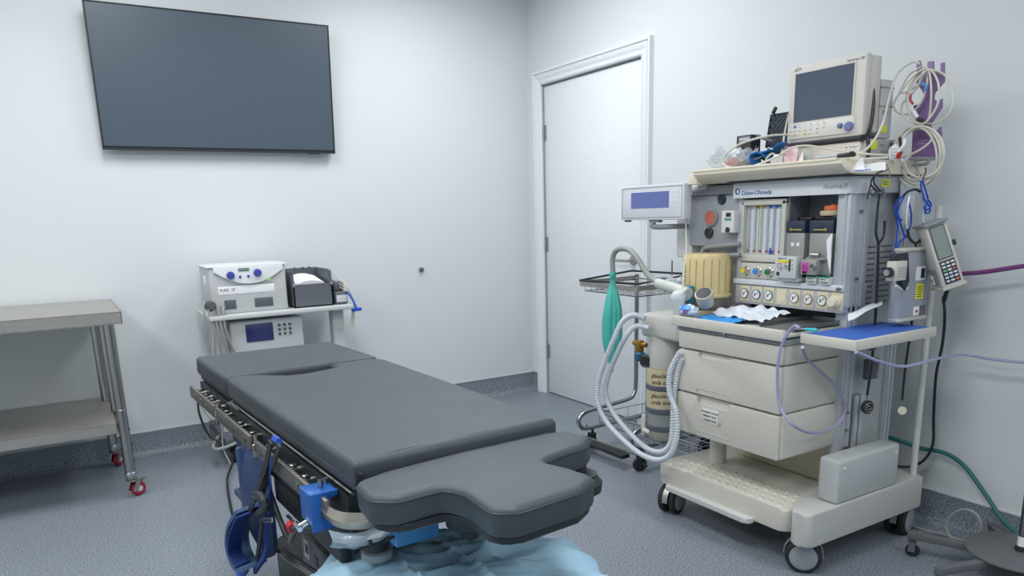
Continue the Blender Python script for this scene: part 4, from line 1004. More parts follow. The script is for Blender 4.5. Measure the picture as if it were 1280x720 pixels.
for (cx_, cy_, k) in cc:
    y = sy0+.008-.0195*cx_; z = s0-.017-kh*cy_*.95
    b = B(); b.box(MX-.0062, MX-.005, y-.0062, y+.0062, z-.004, z+.003, .0005); b.make('key', {None: M('key_white', (232, 230, 226), .5), 'b': M('key_blue', (96, 110, 180), .5), 'o': M('key_amber', (236, 180, 60), .5)}[k], kp2)
    if cy_ == 0 or k is None:
        b = B(); b.box(MX-.0066, MX-.0060, y-.004, y+.004, z+(.004 if cy_ == 0 else -.002), z+(.0055 if cy_ == 0 else .0005)); b.make('key_print', M('key_ink', (120, 120, 124), .6), kp2)
for (u_, w__, r) in ((1062, 158, .0165), (1051, 157, .009)):
    yy, zz = yz(u_, w__, MX-.005)
    b = B(); b.lathe([(r, 0), (r, .010), (r*.85, .013), (.001, .014)], (MX-.005, yy, zz), (-1, 0, 0), 24); b.make('blue_dial', M('dial_blue', (108, 122, 168), .35), kp2)
text('Spectrum OR', .0125, (MX-.0006, yz(1059, 76.5, MX)[0], zt_-H_*.072), (0, -1, 0), (0, 0, 1), M('key_ink', (120, 120, 124), .6), hs)
b = B(); yy, zz = yz(998, 87.5, MX); b.tube([(MX-.0006, yy+.016, zz-.005), (MX-.0006, yy+.010, zz+.004), (MX-.0006, yy-.004, zz+.007), (MX-.0006, yy-.013, zz+.003), (MX-.0006, yy-.004, zz-.002), (MX-.0006, yy+.010, zz-.002)], .001, 5, 4); b.make('maker_emblem', M('key_ink', (120, 120, 124), .6), hs)
b = B(); b.box(MX-.012, MX+.09, ym1-.004, ym0+.004, zb_-.016, zb_-.001, .004); b.make('tilt_plate', BLACK, mon)
b = B(); b.tube([P(1088, 92, X=MX+.06), P(1092, 120, X=MX+.06), P(1090, 150, X=MX+.05), P(1085, 168, X=MX+.03), P(1076, 176, X=MX+.0)], .006, 8, 5); b.tube([P(1084, 172, X=MX+.02), P(1086, 185, X=MX+.02), P(1085, 198, X=MX+.02)], .007, 8, 4); b.make('black_cable_guide', BLACK, mon)
# gas module underneath
gm = thing('gas_module', 'flat cream gas module under the patient monitor', 'medical device', (-.38, -2.78, ZS))
g0, g1 = yz(976, 190, MX)[0], yz(1074, 190, MX)[0]; gt = zb_-.018
b = B(); b.box(MX+.002, -.30, g1, g0, ZS, gt, .004); gb_ = b.make('housing', M('gas_cream', (222, 216, 206), .4), gm)
yy, zz = yz(1056, 186, MX)
b = B(); b.box(MX+.0012, MX+.002, yz(1072, 186, MX)[0], yz(1054, 186, MX)[0]-.0, zz-.009, zz+.011); b.make('label_plate', PAPER, gb_)
text('Gas Module II', .0098, (MX+.0008, yy+.004, zz+.001), (0, -1, 0), (0, 0, 1), M('key_ink2', (90, 90, 96), .6), gb_, shear=.2)
b = B(); b.box(MX+.0008, MX+.0012, yy-.05, yy+.002, zz-.005, zz-.0035); b.make('red_line', REDP, gb_)
b = B(); b.torus((MX+.001, yz(1067, 191, MX)[0], zz-.022), (1, 0, 0), .009, .0008, 18, 4); b.box(MX, MX+.002, g0-.06, g0-.058, ZS+.002, gt-.004); b.make('port_mark', M('key_ink', (120, 120, 124), .6), gb_)
# rack of modules behind, side faces to the right
rk = thing('module_rack', 'grey stack of monitor modules behind the patient monitor', 'medical device', (-.38, -2.88, ZS))
xa = -.455; MG = M('module_grey', (196, 198, 200), .42)
b = B(); b.box(-.362, -.285, -2.93, -2.74, 1.55, 1.755, .005); b.make('upper_module', MG, rk)
b = B()
for z in (1.725, 1.66): b.box(-.363, -.284, -2.9315, -2.925, z, z+.004)
b.split('module_seam', MGREY, rk)
b = B(); b.box(-.345, -.31, -2.9315, -2.93, 1.635, 1.648); b.make('print_label', M('print_grey', (150, 154, 162), .6), rk)
b = B(); b.box(-.355, -.315, -2.932, -2.93, 1.57, 1.596); b.make('yellow_label', YEL, rk)
b = B(); b.box(-.455, -.275, -2.95, -2.90, 1.478, 1.545, .004); b.make('lower_module', M('module_grey2', (172, 176, 180), .42), rk)
b = B(); b.box(-.45, -.395, -2.952, -2.95, 1.508, 1.538); b.make('yellow_label', YEL, rk)
b = B(); b.box(-.315, -.29, -2.952, -2.95, 1.52, 1.535, .001); b.make('connector', DGREY, rk)
b = B(); b.box(-.38, -.35, -2.9515, -2.95, 1.52, 1.528); b.box(-.37, -.335, -2.9515, -2.95, 1.49, 1.494); b.box(-.37, -.335, -2.9515, -2.95, 1.50, 1.504); b.split('print_label', M('print_grey', (150, 154, 162), .6), rk)
b = B(); b.box(-.45, -.28, -2.95, -2.91, ZS, 1.478); b.make('base_strip', DGREY, rk)
# crumpled clear bag with orange content
t = thing('plastic_bag', 'crumpled clear plastic bag with orange contents at the left end of the top shelf', 'bag', (-.56, -2.40, ZS))
def blob(c, rx, ry, rz, amp, f, seed, nu=28, nv=18):
    def g(a, q):
        th = 2*PI*a; ph = PI*q
        d = Vector((math.cos(th)*math.sin(ph), math.sin(th)*math.sin(ph), math.cos(ph)))
        k = 1+amp*noise.noise(d*f+Vector((seed, 0, 0)))*2
        return Vector(c)+Vector((d.x*rx*k, d.y*ry*k, max(0, (d.z*.5+.5)*2*rz*k)))
    return g
cB = P(914, 212, X=-.58); cB.z = ZS
b = B(); b.grid(blob(cB, .06, .105, .036, .32, 3.2, 4), 40, 24); b.make('film', CLEAR, t)
b = B(); b.grid(blob(cB+Vector((.01, .0, .004)), .03, .035, .022, .1, 3, 9), 16, 10); b.make('orange_content', M('orange_bag', (226, 130, 108), .6), t)
b = B(); b.grid(blob(P(937, 204, X=-.56), .03, .03, .022, .5, 4, 2), 24, 14); b.make('bag_neck', CLEAR, t)
# open black case with foam lid
t = thing('foam_case', 'open small black case with egg-crate foam lid left of the patient monitor', 'case', (-.45, -2.52, ZS))
k0 = P(955, 172, X=-.45); k1 = P(984, 166, X=-.45)
u1 = P(963, 143, X=-.42); u2 = P(985, 139, X=-.42)
zz0 = ZS+.085
b = B(); yL, yR = k0.y, k1.y
tilt = .03
b.prism([(zz0-.02, -.44), (zz0-.02, -.425)], 0, 0) if False else None
lidh = u1.z-zz0
ax_ = Vector((.18, 0, 1)).normalized(); nx_ = Vector((1, 0, -.18)).normalized()
cL = Vector((-.43, (yL+yR)/2, zz0))+ax_*(lidh/2)
b.obox(cL+nx_*.006, (0, 1, 0), ax_, nx_, (yL-yR)/2, lidh/2, .006, .003)
for s in (-1, 1): b.obox(cL+Vector((0, s*((yL-yR)/2-.002), 0)), (0, 1, 0), ax_, nx_, .002, lidh/2, .012)
b.obox(cL+ax_*(lidh/2-.002), (0, 1, 0), ax_, nx_, (yL-yR)/2, .002, .012); b.make('lid', BLACK, t)
b = B(); hw = (yL-yR)/2-.005; hh = lidh/2-.005
def foam(a, c):
    y = -hw+2*hw*a; z = -hh+2*hh*c
    return cL+Vector((0, y, 0))+ax_*z-nx_*(.004+.0045*(math.sin(a*PI*9)*math.sin(c*PI*9)))
b.grid(foam, 45, 45, .004); b.make('egg_foam', M('foam_grey', (62, 70, 80), .9), t)
b = B(); b.box(-.50, -.40, yR, yL, ZS, ZS+.04, .004); b.box(-.44, -.40, yR+.01, yL-.01, ZS+.04, zz0+.004, .003); b.make('case_base', BLACK, t)
b = B(); q = P(968, 140, X=-.42); b.obox(q+Vector((0, 0, .006)), (0, 1, .6), (0, -.6, 1), (1, 0, 0), .006, .014, .005, .001); b.make('latch', BLACK, t)
b = B(); b.tube([P(946, 170, X=-.52), P(966, 177, X=-.52)], .006, 8, 2); b.make('grey_rod', DGREY, t)
# small black device
t = thing('battery_pack', 'small black box device standing behind the clear plastic bag', 'device', (-.50, -2.43, ZS))
p0 = P(924, 195, X=-.5); p1 = P(943, 168, X=-.5)
b = B(); b.box(-.52, -.46, p1.y, p0.y, ZS, p1.z, .003); b.make('housing', BLACK, t)
b = B(); b.box(-.5215, -.52, p1.y+.003, p0.y-.014, p1.z-.03, p1.z-.006); b.make('grey_panel', MGREY, t)
b = B(); b.box(-.5225, -.5215, p1.y+.008, p0.y-.018, p1.z-.018, p1.z-.014); b.make('white_print', PAPER, t)
# blue cuff roll
t = thing('blood_pressure_cuff', 'folded bright blue cuff with white lettering in front of the black case', 'cuff', (-.55, -2.55, ZS))
BC_ = M('cuff_blue', (36, 112, 184), .7, bump=.2, scale=80)
pts = [P(945, 205, X=-.57), P(944, 194, X=-.57), P(952, 189, X=-.57), P(962, 192, X=-.56), P(968, 202, X=-.55)]
b = B(); b.strip(pts, (1, 0, .1), .035, .004); b.make('roll', BC_, t)
b = B(); b.grid(lambda a, c: P(948+34*a, 190-13*a+9*c+1.5*math.sin(6*a), X=-.60+.10*c), 12, 6, .004); b.make('flap', BC_, t)
b = B(); b.tube([P(960, 184.5, X=-.607), P(966, 186.5, X=-.607)], .0018, 5, 1, smooth=False); b.make('white_print', PAPER, t)
t = tag(B().lathe([(.008, -.011), (.020, -.012), (.0205, .012), (.008, .011)], P(971, 201, X=-.63), (.8, .2, .5), 24).make('tape_roll', PAPER), 'small white tape roll in front of the blue cuff', 'tape')
b = B(); b.tube([P(955, 205, X=-.62), P(960, 196, X=-.62), P(966, 192, X=-.61), P(972, 198, X=-.61)], .004, 8, 5); b.tube([P(952, 200, X=-.62), P(958, 206, X=-.63)], .003, 6, 2)
tag(b.make('connector_lead', M('lead_beige', (200, 196, 176), .4)), 'short beige connector lead lying in front of the blue cuff', 'cable')
# pink papers and clear cup
b = B(); b.grid(lambda a, c: P(980+15*a+3*c*a, 205-23*c+1.2*math.sin(4*a), X=-.60+.05*c), 8, 8, .0006)
pk = tag(b.make('pink_paper', M('pink_paper', (232, 200, 206), .7)), 'pink handwritten paper leaning against the cream gas module', 'paper')
b = B()
for k in range(7): b.tube([P(983, 202.5-3*k, X=-.603+.0065*k), P(992-1.0*(k % 3), 201.5-3*k, X=-.603+.0065*k)], .0006, 4, 1, smooth=False)
b.make('handwriting', M('red_ink', (200, 90, 110), .7), pk)
b = B(); b.grid(lambda a, c: P(988+16*a, 206-2*a-14*c*a*a-2*c, X=-.60+.03*c), 8, 6, .0006); tag(b.make('curled_note', M('pink_light', (240, 224, 226), .7)), 'curled pale pink note at the foot of the pink paper', 'paper')
cp = P(1009, 200, X=-.53); cp.z = ZS
b = B(); b.lathe([(.015, 0), (.020, .05), (.0205, .052), (.0195, .052), (.0145, .002)], cp, seg=24); tag(b.make('clear_cup', M('cup_clear', (220, 226, 228), .1, alpha=.5)), 'small clear plastic cup behind the pink paper', 'cup')
# marker pen, clip, papers
t = thing('marker_pen', 'grey marker pen with black cap lying on the top shelf edge', 'pen', P(1040, 205, X=-.66))
pa, pb, pc_ = P(1017, 206.5, X=-.655), P(1047, 204, X=-.655), P(1068, 203, X=-.655)
for q in (pa, pb, pc_): q.z = ZS+.008+.004
b = B(); b.cyl(pa, pa+(pb-pa)*.12, .0015, .005, 12); b.cyl(pa+(pb-pa)*.12, pb, .0055, seg=12); b.make('barrel', M('pen_grey', (180, 184, 196), .35), t)
b = B(); b.cyl(pb, pc_, .0075, .007, 12, .001); b.make('pen_cap', BLACK, t)
b = B(); c0_ = P(1062, 209, X=-.67); c0_.z = ZS+.012
b.obox(c0_, (0, 1, 0), (1, 0, 0), (0, 0, 1), .016, .004, .004, .001); b.obox(c0_+Vector((0, -.004, .004)), (0, 1, 0), (1, 0, 0), (0, 0, 1), .006, .006, .006, .002)
tag(b.make('black_clip', BLACK), 'small black clip on the top shelf beside the marker pen', 'clip')
b = B(); b.grid(lambda a, c: P(1063+44*a, 214-10*c+1.5*math.sin(5*a), X=-.66+.10*c) , 12, 6, .001); tag(b.make('white_papers', PAPER), 'loose white papers overhanging the right front corner of the top shelf', 'paper')
b = B(); b.grid(lambda a, c: P(1068+14*a-3*c, 213-14*c*a-2*c, X=-.665+.03*c)+Vector((-.004, 0, .002)), 8, 6, .0008); tag(b.make('folded_leaflet', PAPER), 'small folded white leaflet between black clip and white papers', 'paper')
b = B(); b.tube([P(1069, 213.3, X=-.667), P(1088, 212, X=-.667)], .002, 6, 1, smooth=False); tag(b.make('blue_pen_line', M('blue_stroke', (110, 150, 226), .5)), 'thin blue pen lying on the white papers', 'pen')
# cables over the top shelf
def cable(name, label, pts, r, mat, n=8, group=None, cat='cable'):
    return tag(B().tube(pts, r, 8, n).make(name, mat), label, cat, group)
cable('monitor_cable', 'long cream cable looping left from the patient monitor over the clear plastic bag', [P(985, 168, X=-.52), P(960, 170, X=-.6), P(930, 178, X=-.64), P(910, 190, X=-.66), P(903, 202, X=-.67), P(912, 209, X=-.68), P(935, 209, X=-.68), P(957, 202, X=-.67), P(975, 194, X=-.66)], .0042, WIRE)
cable('monitor_cable', 'cream cable draped across the front of the gas module', [P(975, 193, X=-.66), P(990, 185, X=-.64), P(1010, 182, X=-.6), P(1040, 187, X=-.56), P(1070, 191, X=-.55), P(1090, 193, X=-.54), P(1110, 194, X=-.50)], .0038, WIRE)
cable('monitor_cable', 'cream cable lying along the front edge of the top shelf', [P(968, 208, X=-.67), P(990, 207, X=-.67), P(1010, 203, X=-.66), P(1050, 200, X=-.62), P(1075, 199, X=-.58), P(1110, 197, X=-.52)], .004, WIRE)
cable('monitor_cable', 'cream cable rising beside the left edge of the patient monitor', [P(986, 142, X=-.485), P(981, 165, X=-.49), P(979, 180, X=-.52), P(977, 191, X=-.58), P(982, 192, X=-.58)], .0036, WIRE)
# ---- purple cable holder
HX = -.26
t = thing('cable_holder', 'purple plastic board with hooks holding coiled cables at the machine corner', 'cable holder', (HX, -3.03, 1.45))
op = [(1145.5, 76.5), (1150, 75.5), (1153, 87), (1159, 87), (1159, 77), (1167, 76), (1167, 86), (1175.5, 91), (1175.5, 79), (1180.5, 77.5), (1180.5, 102), (1168, 116), (1167, 124), (1172, 127), (1178, 122), (1177.5, 134), (1163, 156), (1166, 163), (1171, 163), (1176, 157), (1177, 168), (1171.5, 196), (1139, 196), (1141, 158), (1147, 153), (1144, 141), (1141, 132), (1150, 130), (1156, 122), (1153, 114), (1145.5, 104)]
b = B(); b.prism(roundpoly([yz(x, y, HX) for x, y in op], .004, 3), HX, HX+.006, 'x', bevel=.001); b.make('board', PURPLE, t)
y_, z_ = yz(1148, 177, HX); text('WIRE HOOK', .0085, (HX-.0003, y_, z_), (0, -1, 0), (0, 0, 1), M('pale_print', (196, 176, 206), .6), t) if False else None
b = B(); b.box(HX-.0006, HX, y_-.035, y_, z_, z_+.002); b.box(HX-.0006, HX, y_-.045, y_+.004, z_-.009, z_-.0072); b.split('faded_print', M('pale_print', (196, 176, 206), .6), t)
b = B(); b.tube([P(1138, 198, X=-.27), P(1158, 198, X=-.27), P(1161, 201, X=-.27), P(1157, 205, X=-.27), P(1138, 207, X=-.27)], .006, 8, 3); b.box(-.275, -.245, -3.09, -3.0, 1.462, 1.474, .003); b.make('bracket', MGREY, t)
t = thing('coiled_cable', 'cream cable hung in loose loops over the top hooks of the purple board', 'cable', (-.30, -3.03, 1.6))
def loops(pl, X, r, m, closed=True): return B().tube([P(x, y, X=X+.006*math.sin(i*1.7)) for i, (x, y) in enumerate(pl)], r, 8, 8, closed=closed)
L1 = [[(1152, 84), (1135, 95), (1125, 115), (1117, 130), (1122, 141), (1137, 142), (1150, 130), (1158, 110), (1158, 90)],
      [(1160, 87), (1182, 95), (1191, 120), (1186, 142), (1170, 154), (1150, 152), (1138, 142), (1133, 120), (1145, 96)],
      [(1155, 86), (1140, 97), (1128, 112), (1130, 116), (1145, 108), (1154, 95)],
      [(1156, 86), (1146, 110), (1128, 130), (1130, 145), (1146, 155), (1160, 150), (1164, 120), (1162, 92)],
      [(1164, 88), (1173, 105), (1172, 130), (1160, 150), (1152, 155), (1142, 150), (1134, 130), (1140, 108), (1154, 92)]]
for i, l in enumerate(L1): loops(l, -.285-.007*i, .0038, WIRE).make('loop', WIRE, t)
b = B(); b.tube([P(1138, 118, X=-.31), P(1138, 125, X=-.31), P(1141, 130, X=-.31)], .0045, 8, 3); b.make('red_plug', REDP, t)
b = B(); b.tube([P(1152, 104, X=-.31), P(1158, 108, X=-.31), P(1156, 114, X=-.31)], .006, 8, 3); b.make('blue_plug', M('plug_blue', (96, 140, 200), .4), t)
b = B(); b.tube([P(1142, 139, X=-.31), P(1147, 147, X=-.31)], .007, 8, 2); b.make('white_plug', WHITE, t)
b = B(); b.tube([P(1147, 149, X=-.31), P(1154, 151, X=-.31)], .006, 8, 2); b.make('black_plug', BLACK, t)
t = thing('coiled_cable', 'cream cable coiled in round loops over the lower half of the purple board', 'cable', (-.33, -3.03, 1.4))
for i, (cx_, cy_, rx, ry) in enumerate(((1147, 195, 32, 37), (1150, 196, 29, 35), (1148, 192, 27, 34), (1144, 196, 27, 38), (1152, 190, 28, 32))):
    loops([(cx_+rx*math.cos(a), cy_+ry*math.sin(a)) for a in [2*PI*k/12 for k in range(12)]], -.31-.008*i, .004, WIRE).make('loop', WIRE, t)
b = B(); b.tube([P(1124, 198, X=-.35), P(1145, 190, X=-.34), P(1160, 180, X=-.34), P(1166, 172, X=-.34)], .004, 8, 5); b.tube([P(1130, 200, X=-.35), P(1135, 215, X=-.35), P(1150, 223, X=-.35)], .004, 8, 5); b.make('loop', WIRE, t)
cable('monitor_cable', 'cream cable sweeping from the purple board down to the gas module', [P(1150, 80, X=-.31), P(1140, 78, X=-.32), P(1122, 92, X=-.36), P(1112, 120, X=-.40), P(1105, 150, X=-.45), P(1095, 172, X=-.50), P(1078, 190, X=-.54), P(1050, 198, X=-.58), P(1010, 202, X=-.64)], .004, WIRE)
# fan of white lead connectors
t = thing('lead_connector', 'fan of white lead clips with a red plug beside the coiled cables', 'connector', (-.40, -3.02, 1.42))
for k in range(6):
    B().tube([P(1121+.8*k, 181+1.2*k, X=-.40), P(1113+1.5*k, 187+1.5*k, X=-.41), P(1113+3.2*k, 199+.5*k, X=-.40)], .005, 8, 5).make('white_clip', WHITE, t)
b = B()
for k in range(6):
    for j in range(4):
        q = P(1114+3*k+.5*j, 186+4*j, X=-.416); b.obox(q, (0, 1, 0), (1, 0, 0), (0, 0, 1), .0022, .001, .0008)
tag(b.make('stripe', INK, t), kind='stuff')
b = B(); b.tube([P(1122, 198, X=-.42), P(1124, 193, X=-.42), P(1126, 189, X=-.42)], .008, 8, 2); b.make('red_plug', REDP, t)
b = B(); b.tube([P(1123, 190, X=-.425), P(1130, 181, X=-.42), P(1131, 174, X=-.41)], .006, 8, 4); b.make('white_plug', WHITE, t)
b = B(); b.tube([P(1126, 185, X=-.40), P(1125, 172, X=-.38)], .005, 8, 2); b.make('black_plug', BLACK, t)
# spectacles hanging by a cord
SY = -3.03
t = thing('glasses', 'dark-framed glasses on a grey cord hanging at the front corner of the machine', 'glasses', P(1095, 240, Y=SY))
b = B(); b.tube([P(1109, 212, Y=SY), P(1098, 216, Y=SY), P(1090, 224, Y=SY), P(1088, 233, Y=SY), P(1084, 248, Y=SY)], .0028, 6, 4); b.tube([P(1094, 218, Y=SY), P(1092, 228, Y=SY), P(1100, 238, Y=SY)], .003, 6, 4); b.tube([P(1088, 230, Y=SY), P(1095, 238, Y=SY), P(1102, 239, Y=SY)], .0028, 6, 4); b.make('frame', BLACK, t)
b = B(); b.torus(P(1092, 240, Y=SY), (.3, 1, .2), .012, .0015, 16, 5); b.torus(P(1101, 240, Y=SY), (.3, 1, .2), .010, .0015, 16, 5); b.make('lens_rim', BLACK, t)
b = B(); b.tube([P(1108, 205, Y=SY), P(1112, 215, Y=SY), P(1110, 225, Y=SY), P(1100, 231, Y=SY), P(1106, 238, Y=SY), P(1105, 246, Y=SY), P(1094, 251, Y=SY), P(1085, 249, Y=SY)], .0017, 6, 6); b.tube([P(1105, 240, Y=SY), P(1107, 255, Y=SY), P(1106, 275, Y=SY)], .0014, 6, 5); b.make('cord', MGREY, t)
# black stethoscope
t = thing('stethoscope', 'black stethoscope hanging on the machine side next to the aluminium pillar', 'stethoscope', P(1092, 400, Y=SY))
b = B(); b.tube([P(1099, 244, Y=SY), P(1097, 262, Y=SY), P(1095, 290, Y=SY), P(1097, 300, Y=SY), P(1099, 306, Y=SY)], .0045, 8, 5); b.tube([P(1106, 276, Y=SY), P(1105, 292, Y=SY), P(1102, 300, Y=SY), P(1098, 304, Y=SY)], .0045, 8, 5)
b.tube([P(1098, 303, Y=SY), P(1097, 340, Y=SY), P(1094, 400, Y=SY), P(1090, 450, Y=SY), P(1086, 480, Y=SY), P(1084, 494, Y=SY)], .005, 8, 6); b.make('tubing', BLACK, t)
o = P(1085, 509, Y=SY)
b = B(); b.lathe([(.018, 0), (.026, .004), (.0265, .012), (.022, .016), (.001, .014)], o+Vector((0, .008, 0)), (-.35, -1, .1), 28); b.make('chest_piece', BLACK, t)
b = B(); b.torus(o-Vector((.003, .008, 0)), (-.35, -1, .1), .0175, .0015, 28, 6); b.torus(o-Vector((.003, .008, 0)), (-.35, -1, .1), .008, .0012, 20, 6); b.cyl(P(1084, 494, Y=SY), P(1084, 499, Y=SY), .004, seg=10); b.make('metal_ring', STEELP, t)
t = thing('pager_box', 'small dark grey clip-on box on the machine side above the black chest piece', 'device', P(1083, 470, Y=SY))
b = B(); q0, q1 = P(1076, 474, Y=-3.0), P(1091, 446, Y=-3.0)
b.box(q0.x, q1.x, -3.03, -3.005, q0.z, q1.z, .004); b.make('body', DGREY, t)
b = B(); b.box(q1.x-.018, q1.x-.003, -3.032, -3.03, q0.z+.012, q0.z+.026); b.make('pale_label', MGREY, t)
# second stethoscope with chrome ear tubes
SZ = -3.11
t = thing('stethoscope', 'stethoscope with chrome ear tubes hanging beside the pump', 'stethoscope', P(1143, 400, Y=SZ))
b = B(); b.tube([P(1137, 244, Y=SZ), P(1134, 262, Y=SZ), P(1133, 280, Y=SZ), P(1137, 296, Y=SZ)], .0035, 8, 5); b.tube([P(1150, 240, Y=SZ), P(1154, 255, Y=SZ), P(1154, 280, Y=SZ)], .004, 8, 5); b.make('ear_tube', M('bright_chrome', (226, 228, 230), .2, .4), t)
b = B(); b.tube([P(1130, 244, Y=SZ), P(1136, 239, Y=SZ), P(1145, 237, Y=SZ), P(1152, 241, Y=SZ)], .0045, 8, 5); b.tube([P(1134, 286, Y=SZ), P(1137, 298, Y=SZ), P(1145, 304, Y=SZ), P(1152, 297, Y=SZ), P(1154, 279, Y=SZ)], .005, 8, 5)
b.tube([P(1145, 303, Y=SZ), P(1143, 350, Y=SZ), P(1140, 400, Y=SZ), P(1133, 450, Y=SZ), P(1129, 485, Y=SZ), P(1128, 500, Y=SZ)], .0045, 8, 6); b.make('tubing', BLACK, t)
o = P(1127, 513, Y=SZ)
b = B(); b.lathe([(.014, -.008), (.017, -.004), (.0175, .004), (.016, .007), (.001, .007)], o, (-.8, -.8, .2), 28); b.make('chest_piece', STEELP, t)
b = B(); b.lathe([(.0155, .007), (.0155, .0085), (.001, .0085)], o, (-.8, -.8, .2), 24); b.make('diaphragm', M('diaphragm', (222, 216, 200), .4), t)
# blue cords
def bc(X, lst): 
    b = B()
    for l in lst: b.tube([P(x, y, Y=X) for x, y in l], .0033, 6, 6)
    return b
t = thing('tie_rope', 'bright blue cord tied in a bunch hanging left of the chrome ear tubes', 'cord', P(1125, 300, Y=-3.06))
bc(-3.06, [[(1131, 244), (1122, 250), (1119, 262), (1122, 285), (1118, 320)]]).make('strand', BLUEC, t)
bc(-3.065, [[(1130, 246), (1125, 256), (1121, 270), (1127, 275)]]).make('strand', BLUEC, t)
bc(-3.07, [[(1136, 252), (1139, 268), (1138, 282), (1132, 295), (1124, 304), (1119, 316)]]).make('strand', BLUEC, t)
bc(-3.055, [[(1120, 260), (1126, 280), (1131, 296), (1134, 296)]]).make('strand', BLUEC, t)
t = thing('tie_rope', 'bright blue knotted cord hanging right of the chrome ear tubes', 'cord', P(1158, 250, Y=-3.12))
bc(-3.12, [[(1151, 226), (1152, 238), (1157, 252), (1162, 258), (1162, 265), (1157, 266), (1157, 258), (1160, 250), (1157, 238), (1153, 226)]]).make('strand', BLUEC, t)
bc(-3.125, [[(1154, 248), (1158, 254), (1155, 260), (1160, 262), (1164, 256), (1160, 250)]]).make('strand', BLUEC, t)
b = B(); b.tube([P(1152, 226, Y=-3.12), P(1147, 215, Y=-3.1), P(1144, 203, Y=-3.08)], .003, 6, 4); b.tube([P(1152, 226, Y=-3.12), P(1157, 216, Y=-3.1), P(1157, 210, Y=-3.09)], .003, 6, 4); b.make('hook_wire', DSTEEL, t)
# white holder behind ear tubes
b = B(); b.prism([xz(1126, 228, -3.01), xz(1143, 228, -3.01), xz(1139, 262, -3.01), xz(1122, 290, -3.01)], -3.02, -3.008, 'y', bevel=.002); tag(b.make('hook_plate', M('hook_plate', (200, 206, 216), .4)), 'pale blue-grey hook plate on the machine side behind the blue cord', 'hook')
# ---- pump 1: grey box with clamp
PY = -3.125
t = thing('infusion_pump', 'flat grey pump module with yellow label clamped to the cream pole', 'pump', P(1142, 400, Y=-3.1))
a_, c_ = xz(1121, 312, PY), xz(1158, 312, PY); lo_ = xz(1124, 398, PY); hi_ = xz(1160, 398, PY)
x0_, x1_ = (a_[0]+lo_[0])/2+.022, (c_[0]+hi_[0])/2+.004; z1_, z0_ = (a_[1]+c_[1])/2, (lo_[1]+hi_[1])/2
b = B(); b.box(x0_, x1_, PY, -3.09, z0_, z1_, .004); bd = b.make('housing', M('pump_grey', (160, 166, 176), .4), t)
b = B(); b.box(x0_-.004, x1_+.004, PY-.006, -3.088, z1_-.006, z1_+.006, .003); b.make('top_cap', M('cap_beige', (190, 190, 182), .42), t)
b = B(); b.box(x0_-.002, x1_+.004, PY-.006, -3.088, z0_-.006, z0_+.006, .003); b.make('bottom_cap', M('cap_beige', (190, 190, 182), .42), t)
wx = x1_-x0_; hz = z1_-z0_
b = B(); b.box(x0_+wx*.5, x0_+wx*.85, PY-.001, PY, z0_+hz*.55, z0_+hz*.75); wl = b.make('white_label', PAPER, bd)
b = B(); b.box(x0_+wx*.68, x0_+wx*.82, PY-.0015, PY-.001, z0_+hz*.58, z0_+hz*.72); b.make('barcode', INK, bd)
b = B(); b.box(x0_+wx*.55, x0_+wx*.84, PY-.001, PY, z0_+hz*.28, z0_+hz*.5); b.make('yellow_label', YEL, bd)
b = B()
for k in range(5): b.box(x0_+wx*.6, x0_+wx*.78, PY-.0015, PY-.001, z0_+hz*(.31+.035*k), z0_+hz*(.322+.035*k))
b.make('label_print', INK, bd)
b = B(); b.box(x0_+wx*.52, x0_+wx*.72, PY-.003, PY, z0_+hz*.04, z0_+hz*.17, .001); b.make('switch_plate', PAPER, bd)
b = B(); b.box(x0_+wx*.58, x0_+wx*.66, PY-.0045, PY-.003, z0_+hz*.09, z0_+hz*.12); b.make('red_switch', REDP, bd)
b = B(); b.box(x0_+wx*.78, x0_+wx*.86, PY-.001, PY, z0_+hz*.03, z0_+hz*.18); b.box(x0_+wx*.9, x0_+wx*.97, PY-.001, PY, z0_+hz*.03, z0_+hz*.18); b.split('vent_slot', DGREY, bd)
b = B(); b.prism(roundpoly([xz(1120, 318, PY-.03), xz(1136, 316, PY-.03), xz(1137, 352, PY-.03), xz(1132, 364, PY-.03), xz(1128, 358, PY-.03), xz(1128, 330, PY-.03), xz(1119, 327, PY-.03)], .004, 2), PY-.03, PY-.008, 'y', bevel=.002); b.make('clamp_arm', DARK, t)
cq, ce = xz(1119, 327, PY-.04), xz(1131, 350, PY-.04)
b = B(); b.box(cq[0], ce[0], PY-.045, PY-.01, ce[1], cq[1], .003); cbk = b.make('clamp_block', CREAM, t)
b = B()
for k in range(4): b.box(cq[0]+.012, ce[0]-.004, PY-.0455, PY-.045, ce[1]+.014+.009*k, ce[1]+.017+.009*k)
b.make('print_lines', MGREY, cbk)
b = B(); o = P(1108, 341, Y=PY-.03); o2 = P(1120, 339, Y=PY-.03); dx_ = (o2-o).normalized(); b.lathe([(.016, 0), (.0175, .003), (.0175, .016), (.014, .02)], o, dx_, 24); b.cyl(o+dx_*.015, o2, .006, seg=12); b.make('clamp_knob', BLACK, t)
b = B(); b.lathe([(.011, -.001), (.011, 0), (.001, 0)], o, dx_, 20); b.make('knob_face', MGREY, t)
b = B(); b.tube([P(1120, 357, Y=PY-.02), P(1128, 362, Y=PY-.02), P(1134, 360, Y=PY-.02)], .005, 8, 3); b.make('white_fitting', WHITE, t)
